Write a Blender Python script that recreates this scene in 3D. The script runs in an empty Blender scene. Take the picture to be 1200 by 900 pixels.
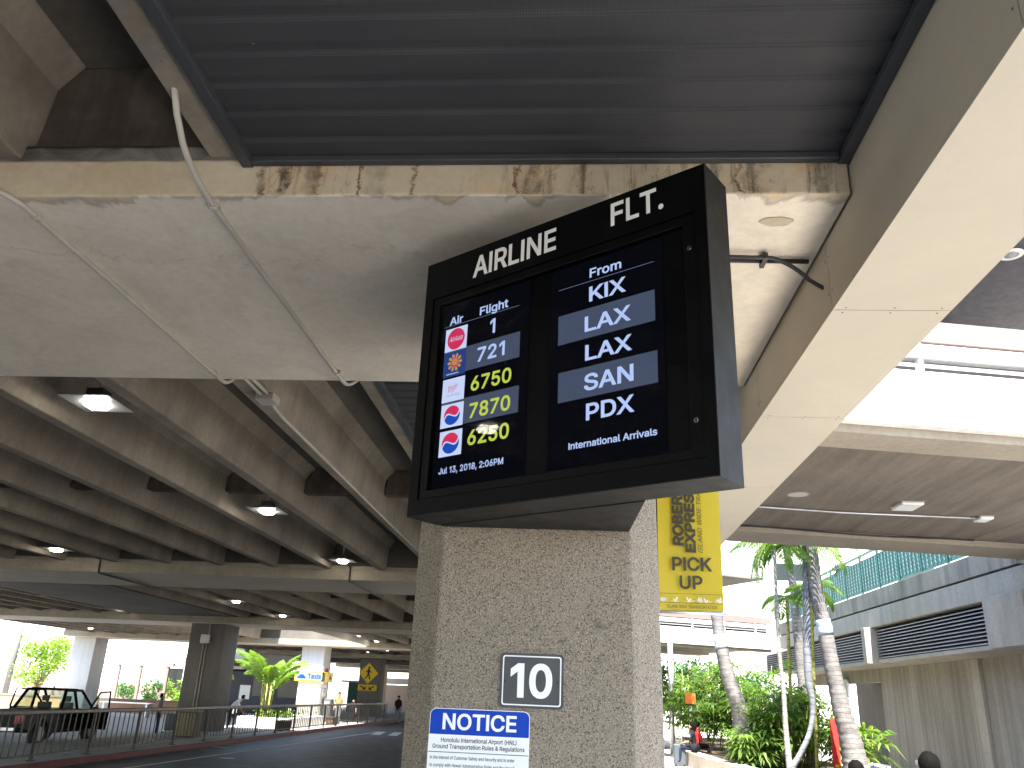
import bpy, bmesh, math, random
from mathutils import Vector, Matrix
R = math.radians
random.seed(7)
scene = bpy.context.scene
COL = scene.collection
EXPO = 2.62            # camera exposure (the photo is exposed for the shade)
EM = 2 ** (-EXPO)      # brightness of things that emit, per unit shown on screen

# ------------------------------------------------------------------ camera
W0, H0, FPX = 1200.0, 900.0, 957.6
PI_, RO, YA = R(20.913), R(2.473), R(4.647)
cy, sy = math.cos(YA), math.sin(YA)
FW = Vector((-sy*math.cos(PI_), cy*math.cos(PI_), math.sin(PI_)))
_rt = Vector((cy, sy, 0)); _up = _rt.cross(FW)
RT = math.cos(RO)*_rt + math.sin(RO)*_up
UP = -math.sin(RO)*_rt + math.cos(RO)*_up
CAM = Vector((0, 0, 2.0))
cd = bpy.data.cameras.new('camera'); co = bpy.data.objects.new('camera', cd); COL.objects.link(co)
cd.sensor_fit = 'HORIZONTAL'; cd.sensor_width = 36; cd.lens = 36*FPX/W0
cd.clip_start = 0.05; cd.clip_end = 3000
co.matrix_world = Matrix(((RT.x, UP.x, -FW.x, CAM.x), (RT.y, UP.y, -FW.y, CAM.y), (RT.z, UP.z, -FW.z, CAM.z), (0, 0, 0, 1)))
scene.camera = co

def at(x, y, Y):
    d = (x-600)/FPX*RT - (y-450)/FPX*UP + FW
    return CAM + d*(Y/d.y)

# ------------------------------------------------------------------ materials
def newmat(name):
    m = bpy.data.materials.new(name); m.use_nodes = True
    nt = m.node_tree; nt.nodes.clear()
    out = nt.nodes.new('ShaderNodeOutputMaterial')
    b = nt.nodes.new('ShaderNodeBsdfPrincipled')
    nt.links.new(b.outputs[0], out.inputs[0])
    return m, nt, b, out

class NT:
    """small node-writing helper"""
    def __init__(s, nt): s.nt = nt; s.g = None
    def n(s, t): return s.nt.nodes.new(t)
    def l(s, a, b): s.nt.links.new(a, b)
    def pos(s):
        if s.g is None: s.g = s.n('ShaderNodeNewGeometry').outputs['Position']
        return s.g
    def mapped(s, sc):
        m = s.n('ShaderNodeMapping'); s.l(s.pos(), m.inputs[0]); m.inputs['Scale'].default_value = sc; return m.outputs[0]
    def noise(s, scale, detail=5, rough=.6, stretch=(1, 1, 1), dist=0):
        t = s.n('ShaderNodeTexNoise'); s.l(s.mapped(stretch), t.inputs['Vector'])
        t.inputs['Scale'].default_value = scale; t.inputs['Detail'].default_value = detail
        t.inputs['Roughness'].default_value = rough; t.inputs['Distortion'].default_value = dist
        return t.outputs['Fac']
    def vor(s, scale, feature='F1', stretch=(1, 1, 1)):
        t = s.n('ShaderNodeTexVoronoi'); s.l(s.mapped(stretch), t.inputs['Vector']); t.feature = feature
        t.inputs['Scale'].default_value = scale; return t
    def ramp(s, fac, a, b, lo=0., hi=1.):
        r = s.n('ShaderNodeMapRange'); s.l(fac, r.inputs[0]); r.clamp = True
        r.inputs[1].default_value = a; r.inputs[2].default_value = b
        r.inputs[3].default_value = lo; r.inputs[4].default_value = hi
        return r.outputs[0]
    def math(s, op, a, b=None):
        m = s.n('ShaderNodeMath'); m.operation = op
        for i, v in enumerate((a, b)):
            if v is None: continue
            if isinstance(v, (int, float)): m.inputs[i].default_value = v
            else: s.l(v, m.inputs[i])
        return m.outputs[0]
    def mix(s, fac, a, b, mode='MIX'):
        m = s.n('ShaderNodeMix'); m.data_type = 'RGBA'; m.blend_type = mode
        for k, v in ((0, fac), (6, a), (7, b)):
            if isinstance(v, (int, float)): m.inputs[k].default_value = v
            elif isinstance(v, (tuple, list)): m.inputs[k].default_value = (*v, 1)[:4]
            else: s.l(v, m.inputs[k])
        return m.outputs[2]
    def xyz(s):
        q = s.n('ShaderNodeSeparateXYZ'); s.l(s.pos(), q.inputs[0]); return q.outputs
    def bump(s, h, bsdf, strength=.2, dist=.01):
        b = s.n('ShaderNodeBump'); b.inputs['Strength'].default_value = strength; b.inputs['Distance'].default_value = dist
        s.l(h, b.inputs['Height']); s.l(b.outputs[0], bsdf.inputs['Normal'])

def concrete(name, col, low=.62, big=.7, streak=.0, sdir=(5, 5, .35), boards=0., board_dir=(1, 12, 1), rough=.88, bump=.25, grime=.0, grimecol=(.03, .025, .02), fine=1.):
    m, nt, b, out = newmat(name); N = NT(nt)
    n1 = N.ramp(N.noise(big, 7, .62, dist=.4), .3, .68)
    c = N.mix(n1, tuple(x*low for x in col), col)
    n2 = N.noise(14, 8, .7)
    c = N.mix(1., c, N.mix(N.ramp(n2, .25, .75), (1-.22*fine,)*3, (1+.1*fine,)*3), 'MULTIPLY')
    if streak:
        s_ = N.ramp(N.noise(1., 6, .6, sdir), .42, .66)
        c = N.mix(N.math('MULTIPLY', s_, streak), c, tuple(x*.35 for x in col))
    if boards:
        w = N.noise(1., 4, .6, board_dir)
        c = N.mix(boards, c, N.mix(N.ramp(w, .3, .7), (.45, .42, .4), (1.25, 1.22, 1.2)), 'MULTIPLY')
    if grime:
        gr = N.ramp(N.noise(1.7, 7, .7, (1, 1, .6), .6), .52, .72)
        c = N.mix(N.math('MULTIPLY', gr, grime), c, grimecol)
    holes = N.ramp(N.vor(9).outputs['Distance'], .035, .06)
    c = N.mix(N.math('SUBTRACT', 1., N.math('MULTIPLY', N.math('SUBTRACT', 1., holes), .45*fine)), (0.02, .02, .02), c)
    N.l(c, b.inputs['Base Color']); b.inputs['Roughness'].default_value = rough
    b.inputs['Specular IOR Level'].default_value = .25
    h = N.math('ADD', N.math('MULTIPLY', n2, .6), N.noise(60, 4, .6))
    N.bump(h, b, bump, .006)
    return m

def paint(name, col, rough=.45, metal=0., var=.12, spec=.4, scratch=0., bump=0.):
    m, nt, b, out = newmat(name); N = NT(nt)
    n = N.noise(3.5, 6, .65)
    c = N.mix(N.ramp(n, .3, .7), tuple(x*(1-var) for x in col), tuple(min(1, x*(1+var*.5)) for x in col))
    if scratch:
        sc = N.ramp(N.noise(26, 5, .75, (1, 1, 1)), .71, .76)
        c = N.mix(N.math('MULTIPLY', sc, scratch), c, (.45, .44, .42))
    N.l(c, b.inputs['Base Color'])
    N.l(N.ramp(N.noise(8, 5, .6), .2, .8, max(.05, rough-.12), min(1, rough+.12)), b.inputs['Roughness'])
    b.inputs['Metallic'].default_value = metal; b.inputs['Specular IOR Level'].default_value = spec
    if bump: N.bump(N.noise(40, 3), b, bump, .003)
    return m

def glow(name, col, k):
    m, nt, b, out = newmat(name)
    b.inputs['Base Color'].default_value = (*[x*.4 for x in col], 1)
    b.inputs['Emission Color'].default_value = (*col, 1); b.inputs['Emission Strength'].default_value = k
    b.inputs['Roughness'].default_value = .6; b.inputs['Specular IOR Level'].default_value = 0
    return m

def leafmat(name, col, col2, trans=.45):
    m, nt, b, out = newmat(name); N = NT(nt)
    c = N.mix(N.ramp(N.noise(2.3, 4, .6), .3, .7), col, col2)
    N.l(c, b.inputs['Base Color']); b.inputs['Roughness'].default_value = .5; b.inputs['Specular IOR Level'].default_value = .3
    t = N.n('ShaderNodeBsdfTranslucent'); N.l(N.mix(1., c, (1.3, 1.4, .6), 'MULTIPLY'), t.inputs[0])
    mx = N.n('ShaderNodeMixShader'); mx.inputs[0].default_value = trans
    N.l(b.outputs[0], mx.inputs[1]); N.l(t.outputs[0], mx.inputs[2]); N.l(mx.outputs[0], out.inputs[0])
    return m

M = {}
# -- concrete of the garage
M['joist'] = concrete('joist concrete', (.33, .28, .222), .55, .8, .25, (4, 4, .5), bump=.3)
M['joist_far'] = M['joist']
M['diaphragm'] = concrete('diaphragm concrete', (.145, .115, .092), .4, 1.6, .7, (6, 6, .6), grime=.7)  # real stains; base also darkened to put the recess shade into the colour
M['slab'] = concrete('slab concrete', (.14, .125, .105), .6, .6, bump=.3)  # darkened overall so the ceiling recess shade is in the colour
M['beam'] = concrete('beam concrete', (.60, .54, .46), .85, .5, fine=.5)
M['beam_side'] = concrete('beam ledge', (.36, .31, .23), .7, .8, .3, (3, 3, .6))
M['clad'] = concrete('cladding panel', (.46, .415, .335), .84, .55, fine=.15, bump=.02, rough=.55)
M['pier_white'] = concrete('pale painted pier', (.66, .65, .63), .9, .5, .15, fine=.5)
M['pier'] = concrete('pier concrete', (.23, .21, .19), .75, .5, .25)
M['bridge'] = concrete('bridge concrete', (.36, .31, .25), .8, .6, .0)
M['bridge_board'] = concrete('board marked soffit', (.21, .18, .15), .8, .7, boards=.55, board_dir=(4.5, .35, 1))
M['white_wall'] = concrete('white painted concrete', (.78, .76, .73), .92, .5, .12, bump=.05)
M['pink'] = concrete('pink coping', (.20, .148, .132), .93, .5, bump=.05)
M['grey_wall'] = concrete('grey stained concrete', (.42, .375, .32), .6, .45, .85, (2.2, 2.2, .22))
M['grey_band'] = concrete('grey band concrete', (.45, .405, .35), .8, .5, .3, (3, 3, .4))
M['board_wall'] = concrete('vertical board wall', (.40, .36, .315), .75, .35, .45, (3, 3, .1), boards=.45, board_dir=(1, 7, .15))
M['planter'] = concrete('planter concrete', (.55, .50, .43), .85, .8, .15)

def beam_soffit():
    m, nt, b, out = newmat('beam stained paint'); N = NT(nt)
    x, y, z = N.xyz()
    geo = N.n('ShaderNodeNewGeometry')
    nz = N.n('ShaderNodeSeparateXYZ'); N.l(geo.outputs['True Normal'], nz.inputs[0])
    down = N.math('LESS_THAN', nz.outputs[2], -.5)
    n1 = N.noise(.55, 7, .6, dist=.9); n2 = N.noise(2.2, 8, .62, dist=1.1); n3 = N.noise(18, 7, .7)
    grey = N.mix(N.ramp(n1, .32, .66), (.65, .575, .475), (.74, .665, .56))
    grey = N.mix(N.ramp(n2, .45, .75, 0, .5), grey, (.52, .465, .395))
    # peeling paint: the old tan coat shows near the front edge, with a ragged border
    d = N.math('SUBTRACT', y, 3.55)
    edge = N.math('ADD', d, N.math('MULTIPLY', N.math('SUBTRACT', N.noise(2.2, 6, .6, (1, .5, 1), .8), .5), .62)); edge = N.math('ADD', edge, .035)
    tan = N.mix(N.ramp(n2, .3, .7), (.55, .43, .27), (.60, .50, .36))
    sof = N.mix(N.ramp(edge, .02, .05), tan, grey)
    lim = N.math('MULTIPLY', N.ramp(edge, .02, .05), N.ramp(edge, .09, .06))
    sof = N.mix(N.math('MULTIPLY', lim, .55), sof, (.20, .16, .12))
    # white lime lines along a crack line
    cr = N.math('ABSOLUTE', N.math('SUBTRACT', N.math('ADD', N.math('MULTIPLY', d, 1.0), N.math('MULTIPLY', N.noise(1.3, 7, .7, dist=1.), .9)), .83))
    sof = N.mix(N.math('MULTIPLY', N.math('MULTIPLY', N.ramp(cr, .018, .0), N.ramp(n1, .45, .55)), .6), sof, (.68, .66, .62))
    cr2 = N.math('ABSOLUTE', N.math('SUBTRACT', N.math('ADD', d, N.math('MULTIPLY', N.noise(.9, 6, .65, dist=1.2), 1.4)), 1.35))
    sof = N.mix(N.math('MULTIPLY', N.ramp(cr2, .012, .0), .35), sof, (.25, .2, .17))
    # front face: tan with rust and damp runs in its middle
    fac = N.mix(N.ramp(N.noise(1.6, 5, .6), .3, .7), (.45, .365, .24), (.54, .465, .345))
    act = N.math('MULTIPLY', N.ramp(x, -1.75, -1.55), N.ramp(N.noise(.9, 3, .5), .38, .5))
    run = N.ramp(N.noise(1., 5, .7, (9, 9, .9), .5), .53, .66)
    rmask = N.ramp(N.noise(1.3, 4, .6), .42, .56)
    fac = N.mix(N.math('MULTIPLY', N.math('MULTIPLY', run, act), .92), fac, N.mix(rmask, (.16, .07, .03), (.10, .085, .065)))
    fac = N.mix(N.math('MULTIPLY', act, N.ramp(N.noise(2.6, 5, .6), .5, .65, 0, .55)), fac, (.60, .33, .14))
    crk = N.math('ABSOLUTE', N.math('SUBTRACT', N.noise(2.4, 6, .75, (1, 1, .4), 1.), .5))
    fac = N.mix(N.math('MULTIPLY', N.math('MULTIPLY', N.ramp(crk, .010, .003), act), .45), fac, (.06, .03, .02))
    for x0, w_, k_ in ((-1.66, .022, .8), (-1.545, .035, .95), (-1.39, .05, .55), (-1.36, .02, .6), (-1.13, .012, .9), (-1.05, .07, .4), (-.84, .016, .75), (-.30, .014, .95), (-.24, .05, .75), (.83, .014, .85), (.9, .06, .5), (1.2, .05, .6)):
        dx = N.math('ABSOLUTE', N.math('SUBTRACT', N.math('ADD', x, N.math('MULTIPLY', N.math('SUBTRACT', N.noise(7, 7, .72, (.6, 1, .8), .4), .5), .24)), x0))
        fac = N.mix(N.math('MULTIPLY', N.math('MULTIPLY', N.ramp(dx, w_, w_*.35), N.ramp(N.noise(9, 6, .72), .36, .56)), k_), fac, (.075, .055, .04) if w_ > .02 else (.10, .035, .015))
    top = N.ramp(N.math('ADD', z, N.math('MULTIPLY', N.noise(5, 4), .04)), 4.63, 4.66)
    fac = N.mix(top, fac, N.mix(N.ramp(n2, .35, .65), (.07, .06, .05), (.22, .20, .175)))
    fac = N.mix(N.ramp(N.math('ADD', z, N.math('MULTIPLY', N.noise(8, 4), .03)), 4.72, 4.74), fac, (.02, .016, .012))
    c = N.mix(down, fac, sof)
    c = N.mix(1., c, N.mix(N.ramp(n3, .25, .75), (.87, .87, .87), (1.05, 1.05, 1.05)), 'MULTIPLY')
    N.l(c, b.inputs['Base Color']); b.inputs['Roughness'].default_value = .75; b.inputs['Specular IOR Level'].default_value = .25
    N.bump(N.math('ADD', N.math('MULTIPLY', n2, 1.5), N.math('MULTIPLY', n3, .5)), b, .22, .012)
    return m
M['beam_near'] = beam_soffit()

def aggregate():
    m, nt, b, out = newmat('exposed aggregate'); N = NT(nt)
    v = N.vor(145); v2 = N.vor(235)
    sep = N.n('ShaderNodeSeparateColor'); N.l(v.outputs['Color'], sep.inputs[0])
    sep2 = N.n('ShaderNodeSeparateColor'); N.l(v2.outputs['Color'], sep2.inputs[0])
    base = N.mix(N.ramp(N.noise(.9, 6, .6), .3, .7), (.19, .157, .118), (.255, .212, .162))
    peb = N.mix(sep.outputs[1], (.13, .107, .082), (.385, .32, .25))
    c = N.mix(N.ramp(v.outputs['Distance'], .55, .30), base, peb)
    dk = N.math('MULTIPLY', N.math('GREATER_THAN', sep.outputs[0], .80), N.ramp(v.outputs['Distance'], .62, .40))
    c = N.mix(N.math('MULTIPLY', dk, .85), c, (.035, .032, .03))
    dk2 = N.math('MULTIPLY', N.math('GREATER_THAN', sep2.outputs[0], .88), N.ramp(v2.outputs['Distance'], .55, .35))
    c = N.mix(N.math('MULTIPLY', dk2, .7), c, (.05, .045, .04))
    lt = N.math('MULTIPLY', N.math('GREATER_THAN', sep2.outputs[1], .90), N.ramp(v2.outputs['Distance'], .5, .35))
    c = N.mix(N.math('MULTIPLY', lt, .7), c, (.62, .57, .5))
    pit = N.ramp(N.noise(11, 3, .5), .66, .72)
    c = N.mix(N.math('MULTIPLY', pit, .5), c, (.08, .07, .06))
    N.l(c, b.inputs['Base Color']); b.inputs['Roughness'].default_value = .8; b.inputs['Specular IOR Level'].default_value = .3
    N.bump(N.ramp(v.outputs['Distance'], .6, 0), b, .55, .006)
    return m
M['aggregate'] = aggregate()

def asphalt(k=1., name='asphalt'):
    m, nt, b, out = newmat(name); N = NT(nt)
    c = N.mix(N.ramp(N.noise(.35, 7, .65, (1, .5, 1)), .3, .7), (.062*k, .065*k, .071*k), (.105*k, .108*k, .115*k))
    c = N.mix(1., c, N.mix(N.ramp(N.noise(120, 3, .8), .25, .75), (.75, .75, .75), (1.25, 1.25, 1.25)), 'MULTIPLY')
    N.l(c, b.inputs['Base Color']); N.l(N.ramp(N.noise(2., 5), .3, .7, .5, .75), b.inputs['Roughness'])
    N.bump(N.noise(150, 3, .7), b, .3, .006)
    return m
M['asphalt'] = asphalt(); M['asphalt_dark'] = asphalt(.5, 'dark asphalt')
M['pave'] = concrete('pavement', (.46, .44, .41), .82, .5, bump=.15)
M['pave_light'] = concrete('light pavement', (.50, .475, .43), .85, .3, bump=.1)
M['kerb_red'] = paint('red kerb paint', (.15, .04, .038), .7, var=.35)
M['mark'] = paint('road paint', (.68, .68, .65), .7, var=.35)
M['pave_white'] = concrete('pale kerb and bounce strip', (.76, .715, .645), .9, .5, bump=.1)
M['soil'] = concrete('soil', (.10, .07, .045), .5, 2., bump=.8)
M['ground'] = concrete('far ground', (.50, .48, .45), .8, .1)
# -- metals and paint
def deckmat():
    m, nt, b, out = newmat('dark perforated deck'); N = NT(nt)
    x, y, z = N.xyz()
    def cell(v, s):
        f = N.math('FRACT', N.math('MULTIPLY', v, s)); return N.math('SUBTRACT', f, .5)
    a, c_ = cell(x, 85.), cell(y, 85.)
    rr = N.math('ADD', N.math('MULTIPLY', a, a), N.math('MULTIPLY', c_, c_))
    hole = N.ramp(rr, .07, .11, 1., 0.)
    col = N.mix(N.ramp(N.noise(1.3, 6, .6, (.5, 2, 1)), .3, .7), (.042, .042, .046), (.060, .060, .063))
    col = N.mix(N.math('MULTIPLY', hole, .4), col, (.012, .012, .012))
    sp = N.ramp(N.vor(3.2).outputs['Distance'], .022, .016)
    col = N.mix(sp, col, (.45, .45, .44))
    N.l(col, b.inputs['Base Color']); b.inputs['Roughness'].default_value = .85; b.inputs['Specular IOR Level'].default_value = .12
    return m
M['deck'] = deckmat()
M['dark_trim'] = paint('dark trim', (.045, .047, .052), .45)
M['plum_panel'] = paint('dark plum panel', (.045, .04, .055), .5)
M['housing'] = paint('black sign housing', (.0022, .0022, .0026), .4, var=.3, spec=.10, scratch=.0)
M['housing_side'] = paint('charcoal sign sides', (.026, .025, .024), .55, var=.25, spec=.08, scratch=.35)
M['bezel'] = paint('black bezel', (.002, .002, .0024), .38, spec=.12)
M['letter'] = paint('white letters', (.78, .77, .74), .5, var=.06)
M['conduit'] = paint('conduit paint', (.42, .385, .33), .5, var=.15)
M['cable'] = paint('black cable', (.02, .02, .022), .5)
M['steel'] = paint('galvanised steel', (.52, .53, .54), .35, .7)
M['rail'] = paint('bronze rail', (.085, .072, .06), .4, .5)
M['rail_dark'] = paint('dark bronze posts', (.05, .042, .036), .45, .4)
M['lamp_body'] = paint('lamp housing', (.45, .45, .44), .4, .2)
M['lamp_dark'] = paint('lamp driver box', (.06, .06, .06), .5)
M['lamp_on'] = glow('lit lamp lens', (1., .95, .85), 8.0)
M['light_off'] = paint('milky lamp cover', (.80, .80, .78), .35)
M['sign_grey'] = paint('dark grey plate', (.035, .036, .042), .4)
M['sign_white'] = paint('white plate', (.74, .74, .73), .35, var=.05)
M['sign_blue'] = paint('blue plate', (.004, .045, .36), .5, var=.08, spec=.15)
M['sign_black'] = paint('black print', (.012, .012, .012), .5)
M['yellow'] = paint('yellow banner', (.50, .385, .012), .5, var=.06)
M['yellow_sign'] = paint('yellow road sign', (.75, .55, .03), .4, var=.05)
M['banner_ink'] = paint('banner ink', (.03, .025, .01), .5)
M['banner_cream'] = paint('banner cream', (.72, .68, .50), .5)
M['teal_rail'] = paint('teal rail', (.05, .23, .19), .45, var=.15)
M['teal_leaf'] = paint('teal leaf panel', (.55, .68, .62), .45, var=.2)
M['teal_back'] = paint('teal sheet', (.13, .29, .24), .5, var=.25)
M['louver'] = paint('louver', (.30, .30, .33), .45, .3)
M['louver_gap'] = paint('louver gap', (.02, .02, .022), .8)
M['red'] = paint('red cloth', (.55, .03, .025), .6)
M['orange'] = paint('orange', (.80, .18, .03), .5)
M['navy'] = paint('navy coach', (.005, .008, .030), .3, spec=.3)
M['black_car'] = paint('black car paint', (.005, .005, .0055), .35, spec=.12)
M['rim'] = paint('alloy rim', (.18, .18, .19), .35, .6)
M['rubber'] = paint('rubber', (.02, .02, .02), .8)
M['chrome'] = paint('chrome', (.7, .7, .7), .15, 1.)
M['tail_red'] = paint('tail light red', (.35, .015, .015), .2)
M['glass_dark'] = paint('tinted glass', (.012, .015, .014), .1, spec=.35)
M['taxi_panel'] = paint('pale blue taxi panel', (.17, .19, .25), .5)
M['slat_tan'] = paint('tan slats', (.38, .30, .17), .6)
M['wood_dark'] = paint('dark slats', (.09, .06, .04), .6)
M['tan_wall'] = concrete('tan wall', (.55, .42, .33), .85, .6, bump=.1)
M['pink_wall'] = concrete('rose wall', (.30, .21, .19), .9, .4, bump=.05)
M['orange_wall'] = concrete('terracotta wall', (.36, .21, .13), .85, .7, bump=.1)
M['cyan'] = paint('cyan panel', (.015, .10, .10), .5)
M['case'] = paint('slate suitcase', (.06, .075, .09), .35)
# -- plants
M['leaf'] = leafmat('palm leaf', (.055, .12, .02), (.115, .205, .036), .5)
M['leaf_light'] = leafmat('light palm leaf', (.10, .18, .03), (.16, .24, .05), .5)
M['leaf_tree'] = leafmat('tree leaf', (.11, .22, .03), (.22, .30, .05), .5)
M['leaf_dark'] = leafmat('shrub leaf', (.03, .09, .02), (.05, .13, .03), .35)
def barkmat(name, col, col2, ring=9.):
    m, nt, b, out = newmat(name); N = NT(nt)
    x, y, z = N.xyz()
    w = N.math('FRACT', N.math('ADD', N.math('MULTIPLY', z, ring), N.math('MULTIPLY', N.noise(2.5, 4), 1.3)))
    rings = N.ramp(w, .0, .22)
    c = N.mix(N.ramp(N.noise(3., 6, .65), .35, .65), col, col2)
    c = N.mix(rings, tuple(q*.45 for q in col), c)
    c = N.mix(1., c, N.mix(N.ramp(N.noise(35, 4, .7), .3, .7), (.75, .75, .75), (1.15, 1.15, 1.15)), 'MULTIPLY')
    N.l(c, b.inputs['Base Color']); b.inputs['Roughness'].default_value = .85
    N.bump(w, b, .4, .02)
    return m
M['bark'] = barkmat('palm bark', (.125, .117, .113), (.235, .22, .212))
M['bark_grey'] = barkmat('slate palm bark', (.13, .14, .16), (.19, .20, .22), 5.)
M['bark_pale'] = barkmat('pale palm bark', (.22, .21, .195), (.32, .305, .285), 7.)
M['bark_green'] = barkmat('green palm stem', (.20, .26, .06), (.42, .36, .10), 5.)
M['bark_brown'] = barkmat('tree bark', (.17, .12, .08), (.25, .18, .12), 3.)
M['band'] = paint('pale blue trunk band', (.45, .55, .60), .5)
# -- people
for k, c_ in dict(skin=(.42, .24, .16), skin_tan=(.33, .18, .11), hair=(.004, .0035, .003), navy_cloth=(.02, .025, .05), white_cloth=(.72, .72, .72),
                  black_cloth=(.015, .015, .018), grey_cloth=(.16, .16, .17), red_cloth=(.5, .03, .03), olive_cloth=(.20, .16, .08), blue_cloth=(.04, .09, .22)).items():
    M[k] = paint(k.replace('_', ' '), c_, .8, var=.2, spec=.06)

# ------------------------------------------------------------------ geometry
class MB:
    def __init__(s): s.v = []; s.f = []; s.m = []; s.mats = []; s.sm = []
    def mi(s, mat):
        if mat not in s.mats: s.mats.append(mat)
        return s.mats.index(mat)
    def face(s, idx, mat, smooth=False): s.f.append(idx); s.m.append(s.mi(mat)); s.sm.append(smooth)
    def poly(s, pts, mat):
        i = len(s.v); s.v += [tuple(p) for p in pts]; s.face(list(range(i, i+len(pts))), mat)
    def box(s, a, b, mat):
        x0, y0, z0 = a; x1, y1, z1 = b
        s.hexa([(x0, y0, z0), (x1, y0, z0), (x1, y1, z0), (x0, y1, z0), (x0, y0, z1), (x1, y0, z1), (x1, y1, z1), (x0, y1, z1)], mat)
        return s
    def hexa(s, p, mat):
        i = len(s.v); s.v += [tuple(q) for q in p]
        for f in ((0, 3, 2, 1), (4, 5, 6, 7), (0, 1, 5, 4), (1, 2, 6, 5), (2, 3, 7, 6), (3, 0, 4, 7)): s.face([i+k for k in f], mat)
    def obox(s, o, ex, ey, ez, mat):
        """box from corner o along three edge vectors"""
        o, ex, ey, ez = map(Vector, (o, ex, ey, ez))
        s.hexa([o, o+ex, o+ex+ey, o+ey, o+ez, o+ex+ez, o+ex+ey+ez, o+ey+ez], mat); return s
    def prism(s, poly, vec, mat):
        """extrude a 3-D polygon along vec"""
        vec = Vector(vec); n = len(poly); i = len(s.v)
        s.v += [tuple(p) for p in poly] + [tuple(Vector(p)+vec) for p in poly]
        s.face(list(range(i+n-1, i-1, -1)), mat); s.face(list(range(i+n, i+2*n)), mat)
        for k in range(n): k2 = (k+1) % n; s.face([i+k, i+k2, i+n+k2, i+n+k], mat)
        return s
    def tube(s, pts, r, mat, n=8, cap=True):
        pts = [Vector(p) for p in pts]; rs = r if isinstance(r, (list, tuple)) else [r]*len(pts)
        i0 = len(s.v); ref = None
        for k, p in enumerate(pts):
            t = (pts[min(k+1, len(pts)-1)] - pts[max(k-1, 0)]).normalized()
            if ref is None: ref = t.orthogonal().normalized()
            ref = (ref - t*ref.dot(t)); ref = ref.normalized() if ref.length > 1e-6 else t.orthogonal().normalized()
            b = t.cross(ref)
            for j in range(n):
                a = 2*math.pi*j/n; s.v.append(tuple(p + (ref*math.cos(a)+b*math.sin(a))*rs[k]))
        for k in range(len(pts)-1):
            for j in range(n):
                j2 = (j+1) % n; a = i0+k*n
                s.face([a+j, a+j2, a+n+j2, a+n+j], mat, True)
        if cap:
            s.face([i0+j for j in range(n-1, -1, -1)], mat); s.face([i0+(len(pts)-1)*n+j for j in range(n)], mat)
        return s
    def ball(s, c, rx, ry, rz, mat, nu=14, nv=9):
        i0 = len(s.v); c = Vector(c)
        for a in range(nv+1):
            th = math.pi*a/nv
            for b in range(nu):
                ph = 2*math.pi*b/nu
                s.v.append((c.x+rx*math.sin(th)*math.cos(ph), c.y+ry*math.sin(th)*math.sin(ph), c.z+rz*math.cos(th)))
        for a in range(nv):
            for b in range(nu):
                b2 = (b+1) % nu; s.face([i0+a*nu+b, i0+(a+1)*nu+b, i0+(a+1)*nu+b2, i0+a*nu+b2], mat, True)
        return s
    def add_mesh(s, me, mw, mat):
        i = len(s.v); s.v += [tuple(mw @ v.co) for v in me.vertices]
        for p in me.polygons: s.face([i+k for k in p.vertices], mat)
    def text(s, txt, o, ex, ey, mat, height=None, width=None, bold=0., align='L', shear=0., thick=.0015, aspect=None):
        """flat letters: o = baseline start (or centre), ex / ey = unit directions; height = cap height, width = total width"""
        me, x0, x1, y1 = text_mesh(txt, bold, shear)
        sy_ = height/y1 if height else None
        sx_ = width/(x1-x0) if width else sy_*(aspect or 1)
        if sy_ is None: sy_ = sx_
        ex, ey = Vector(ex).normalized(), Vector(ey).normalized(); ez = ex.cross(ey)
        sh = {'L': -x0, 'C': -(x0+x1)/2, 'R': -x1}[align]
        o = Vector(o) + ex*sh*sx_
        mw = Matrix(((ex.x*sx_, ey.x*sy_, ez.x*thick, o.x), (ex.y*sx_, ey.y*sy_, ez.y*thick, o.y), (ex.z*sx_, ey.z*sy_, ez.z*thick, o.z), (0, 0, 0, 1)))
        s.add_mesh(me, mw, mat); return s
    def build(s, name, parent=None, label=None, bevel=0., seg=2, cat=None, group=None, kind=None, smooth_angle=None, origin=None):
        off = Vector((0, 0, 0))
        if parent is not None:
            off = world_loc(parent)
        elif origin is not None: off = Vector(origin)
        me = bpy.data.meshes.new(name)
        me.from_pydata([tuple(Vector(v)-off) for v in s.v], [], s.f); me.update()
        for k in s.mats: me.materials.append(M[k])
        for p, mi, sm in zip(me.polygons, s.m, s.sm): p.material_index = mi; p.use_smooth = sm
        o = bpy.data.objects.new(name, me); COL.objects.link(o)
        if parent is not None: o.parent = parent
        elif origin is not None: o.location = off
        if bevel:
            b = o.modifiers.new('bevel', 'BEVEL'); b.width = bevel; b.segments = seg; b.limit_method = 'ANGLE'; b.angle_limit = R(40)
        tag(o, label, cat, group, kind)
        return o

def world_loc(o):
    v = Vector(o.location)
    while o.parent: o = o.parent; v += Vector(o.location)
    return v
def tag(o, label=None, cat=None, group=None, kind=None):
    if label: o['label'] = label
    if cat: o['category'] = cat
    if group: o['group'] = group
    if kind: o['kind'] = kind
def thing(name, label, cat, loc=(0, 0, 0), group=None):
    o = bpy.data.objects.new(name, None); COL.objects.link(o); o.location = loc; o.empty_display_size = .2
    tag(o, label, cat, group); return o
def children(o): return [c for c in o.children]
def dup(root, loc, label=None, rz=0., scale=None):
    c = root.copy(); COL.objects.link(c); c.location = loc; c.rotation_euler.z = rz
    if scale: c.scale = (scale,)*3
    if label: c['label'] = label
    for ch in list(root.children):
        d = ch.copy(); COL.objects.link(d); d.parent = c
        for g in list(ch.children):
            e = g.copy(); COL.objects.link(e); e.parent = d
    return c

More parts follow.
